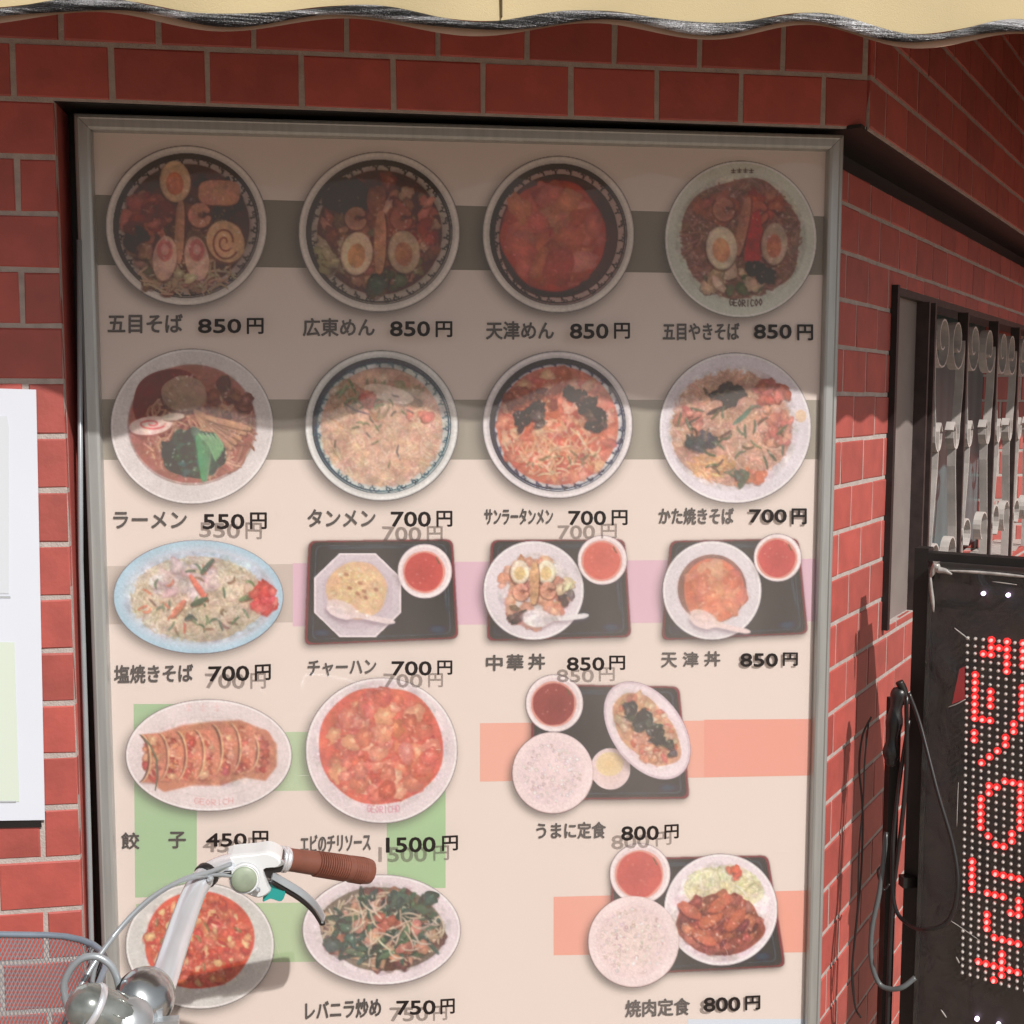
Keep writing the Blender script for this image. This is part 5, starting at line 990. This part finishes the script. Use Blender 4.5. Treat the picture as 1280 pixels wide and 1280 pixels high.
# bell
cB_ = PY(180, 1248, -.46); axb = Vector((.62, -.45, .66)).normalized()
mb = MB(); mb.lathe([(.0262, -.002), (.0268, 0), (.0262, .005), (.0235, .0105), (.0175, .0150), (.009, .0178), (.001, .0186)], cB_+axb*.004, axb, 36); mb.obj('bell', m_bell, bk, smooth=True, loc=-KO)
mb = MB(); mb.lathe([(.001, -.018), (.012, -.0165), (.0205, -.0115), (.0255, -.004), (.0255, 0)], cB_+axb*-.003, axb, 36); mb.obj('bell_base', m_bell, bk, smooth=True, loc=-KO)
mb = MB(); mb.lathe([(.0268, -.004), (.0271, -.003), (.0271, .0010), (.0262, .0014)], cB_, axb, 36); mb.obj('bell_gap', m_rubber, bk, smooth=True, loc=-KO)
mb = MB(); cc = PY(197, 1268, -.47); mb.box((cc.x-.004, cc.y-.012, cc.z-.005), (cc.x+.006, cc.y-.002, cc.z+.010)); cc = PY(207, 1278, -.48); mb.box((cc.x-.014, cc.y-.01, cc.z-.012), (cc.x+.012, cc.y+.0, cc.z+.006)); mb.obj('bell_lever', m_steel, bk, loc=-KO)
# headlamp
mb = MB(); mb.lathe([(.002, .026), (.010, .0245), (.0165, .019), (.0195, .009), (.020, -.008), (.0175, -.03), (.010, -.045)], PY(121, 1262, -.50), Vector((-.75, -.25, .55)), 30); mb.obj('headlamp', m_lamp, bk, smooth=True, loc=-KO)
lc, la = PY(121, 1262, -.50), Vector((-.75, -.25, .55)).normalized(); lo_ = la.orthogonal().normalized(); lb_ = la.cross(lo_)
mb = MB(); mb.lathe([(.0198, .002), (.0210, .003), (.0210, .0065), (.0196, .0085)], lc, la, 30); mb.obj('lamp_rim', m_chrome, bk, smooth=True, loc=-KO)
mb = MB()
for k in range(9):
    a_ = math.pi*2*k/9; d_ = lo_*math.cos(a_)+lb_*math.sin(a_); mb.tube([lc+la*h_+d_*r_ for r_, h_ in ((.0200, -.008), (.0186, -.022), (.0150, -.036), (.0104, -.045))], .0006, 5)
mb.obj('lamp_ribs', m_lamp, bk, smooth=True, loc=-KO)
mb = MB(); mb.lathe([(.012, -.02), (.019, -.01), (.021, .012), (.014, .022)], PY(158, 1280, -.49), Vector((.5, -.5, .6)), 24); mb.obj('stem_clamp', m_steel, bk, smooth=True, loc=-KO)
for (u_, v_, y_, r_) in ((263, 1098, -.302, .0035), (200, 1228, -.425, .0042), (322, 1112, -.272, .003)):
    mb = MB(); mb.lathe([(r_, 0), (r_, .003), (r_*.6, .0042), (.0004, .0044)], PY(u_, v_, y_), (0.1, -1, .2), 8); mb.obj('bolt', m_steel, bk, smooth=False, loc=-KO)
mb = MB(); bc_ = PY(258, 1094, -.285); bd_ = (PY(276, 1083, -.268)-PY(243, 1115, -.305)).normalized(); mb.lathe([(.0128, -.004), (.0134, -.003), (.0134, .003), (.0128, .004)], bc_, bd_, 20); mb.obj('cable_clip', m_rubber, bk, smooth=True, loc=-KO)
for pp_ in ([(168, 1262, -.47), (176, 1270, -.475), (190, 1274, -.48), (204, 1290, -.48)], [(150, 1258, -.48), (163, 1270, -.485), (172, 1290, -.49)], [(162, 1250, -.475), (150, 1268, -.48), (146, 1295, -.49)]):
    bt('lamp_wire', pp_, .0016, m_rubber, 6)
# stem, fork, other half of the handlebar, front wheel
st = PY(176, 1330, -.455); bt('stem', [st+Vector((0, -.01, .01)), st+Vector((.01, -.03, -.10)), st+Vector((.05, -.03, -.30))], .013, m_steel)
bt('handlebar_far_side', [st, st+Vector((.0, -.045, -.003)), st+Vector((.03, -.12, .06)), st+Vector((.06, -.24, .10))*.8, st+Vector((.20, -.27, .02))], .0108, m_chrome)
bt('head_tube', [st+Vector((.035, -.03, -.20)), st+Vector((.075, -.03, -.42))], .019, m_white)
fk = st+Vector((.075, -.03, -.42)); hubc = Vector((fk.x-.09, fk.y, -1.42+.33))
for sgn in (-1, 1): bt('fork_blade', [fk+Vector((0, sgn*.028, 0)), fk*.45+hubc*.55+Vector((.02, sgn*.045, 0)), hubc+Vector((0, sgn*.05, 0))], .009, m_steel)
wh = bpy.data.objects.new('front_wheel', None); COL.objects.link(wh); wh.parent = bk; wh.location = hubc-KO
q = np.linspace(0, 2*math.pi, 65)
mb = MB(); mb.tube([Vector((.312*math.cos(a), 0, .312*math.sin(a))) for a in q], .017, 10, cap=False); mb.obj('tyre', m_rubber, wh, smooth=True)
mb = MB(); mb.tube([Vector((.292*math.cos(a), 0, .292*math.sin(a))) for a in q], .010, 8, cap=False); mb.obj('rim', m_steel, wh, smooth=True)
mb = MB(); mb.lathe([(.012, -.03), (.016, -.02), (.012, 0), (.016, .02), (.012, .03)], (0, 0, 0), (0, 1, 0), 14)
for k in range(28): a = 2*math.pi*k/28; mb.tube([Vector((.014*math.cos(a+.5), .02*(-1)**k, .014*math.sin(a+.5))), Vector((.29*math.cos(a), 0, .29*math.sin(a)))], .0011, 4)
mb.obj('spokes', m_steel, wh)
bt('down_tube', [fk+Vector((-.005, 0, .06)), fk+Vector((.25, 0, -.22)), fk+Vector((.45, 0, -.33))], .019, m_white)
# basket of expanded metal
bz = PY(130, 1172, -.33).z; x1b = PY(146, 1186, -.31).x; x0b = x1b-.30; yA, yB = -.30, -.62
def brim(s_=1., dz=0.):   # rounded rectangle
    out = []; R_ = .07; cx_, cy_ = (x0b+x1b)/2, (yA+yB)/2; hx, hy = (x1b-x0b)/2*s_, (yA-yB)/2*s_
    for (sx, sy, a0_) in ((1, 1, 0), (-1, 1, 90), (-1, -1, 180), (1, -1, 270)):
        for k in range(7): a = math.radians(a0_+k*15); out.append(Vector((cx_+sx*(hx-R_)+R_*math.cos(a), cy_+sy*(hy-R_)+R_*math.sin(a), bz+dz-.02*(1-sx*0)*0)))
    return out
top, bot = brim(1., 0), brim(.80, -.24)
for p in top: p.z += -.025*(p.x-x0b)/.30+.012
mb = MB(); mb.tube(top+[top[0]], .0032, 8, cap=False); mb.obj('basket_rim', mat('basket_rim_metal', (.24, .29, .36), .35, metal=.4, noise=.1), bk, smooth=True, loc=-KO)
mb = MB(); mb.tube(bot+[bot[0]], .003, 8, cap=False); mb.obj('basket_hoop', m_wire, bk, smooth=True, loc=-KO)
def loop(L, t_):
    n = len(L); seg = [(L[(i+1) % n]-L[i]).length for i in range(n)]; tot = sum(seg); d = (t_ % 1)*tot
    for i in range(n):
        if d <= seg[i]: return L[i]+(L[(i+1) % n]-L[i])*(d/seg[i])
        d -= seg[i]
    return L[0]
mb = MB(); NW = 270; per = 22; NR = 56
tops = [loop(top, k/NW) for k in range(NW)]; bots = [loop(bot, k/NW) for k in range(NW)]
def wp(k, r): f = r/NR; return tops[int(k) % NW]*(1-f)+bots[int(k) % NW]*f
for k in range(NW):
    for sgn in (1, -1):
        pts = [wp(k+sgn*(r//2)*1, r) for r in range(0, NR+1, 2)]
        side_ = Vector((0, 0, .0026))
        for a, b_ in zip(pts[:-1], pts[1:]):
            i0 = len(mb.v); mb.v += [tuple(a), tuple(b_), tuple(b_+side_), tuple(a+side_)]; mb.f.append((i0, i0+1, i0+2, i0+3))
o = mb.obj('basket_mesh', m_wire, bk, loc=-KO); tag(o, kind='stuff')
mb = MB(); cx_, cy_ = (x0b+x1b)/2, (yA+yB)/2
for k in range(24): y = yB+.04+(yA-yB-.08)*k/23; mb.box((x0b+.04, y-.0008, bz-.241), (x1b-.04, y+.0008, bz-.239))
mb.obj('basket_floor', m_wire, bk, loc=-KO)
# every part was modelled in world space: put parents in place without moving the parts
for o in list(bpy.data.objects):
    if o.parent is bld and o.type == 'MESH': pass
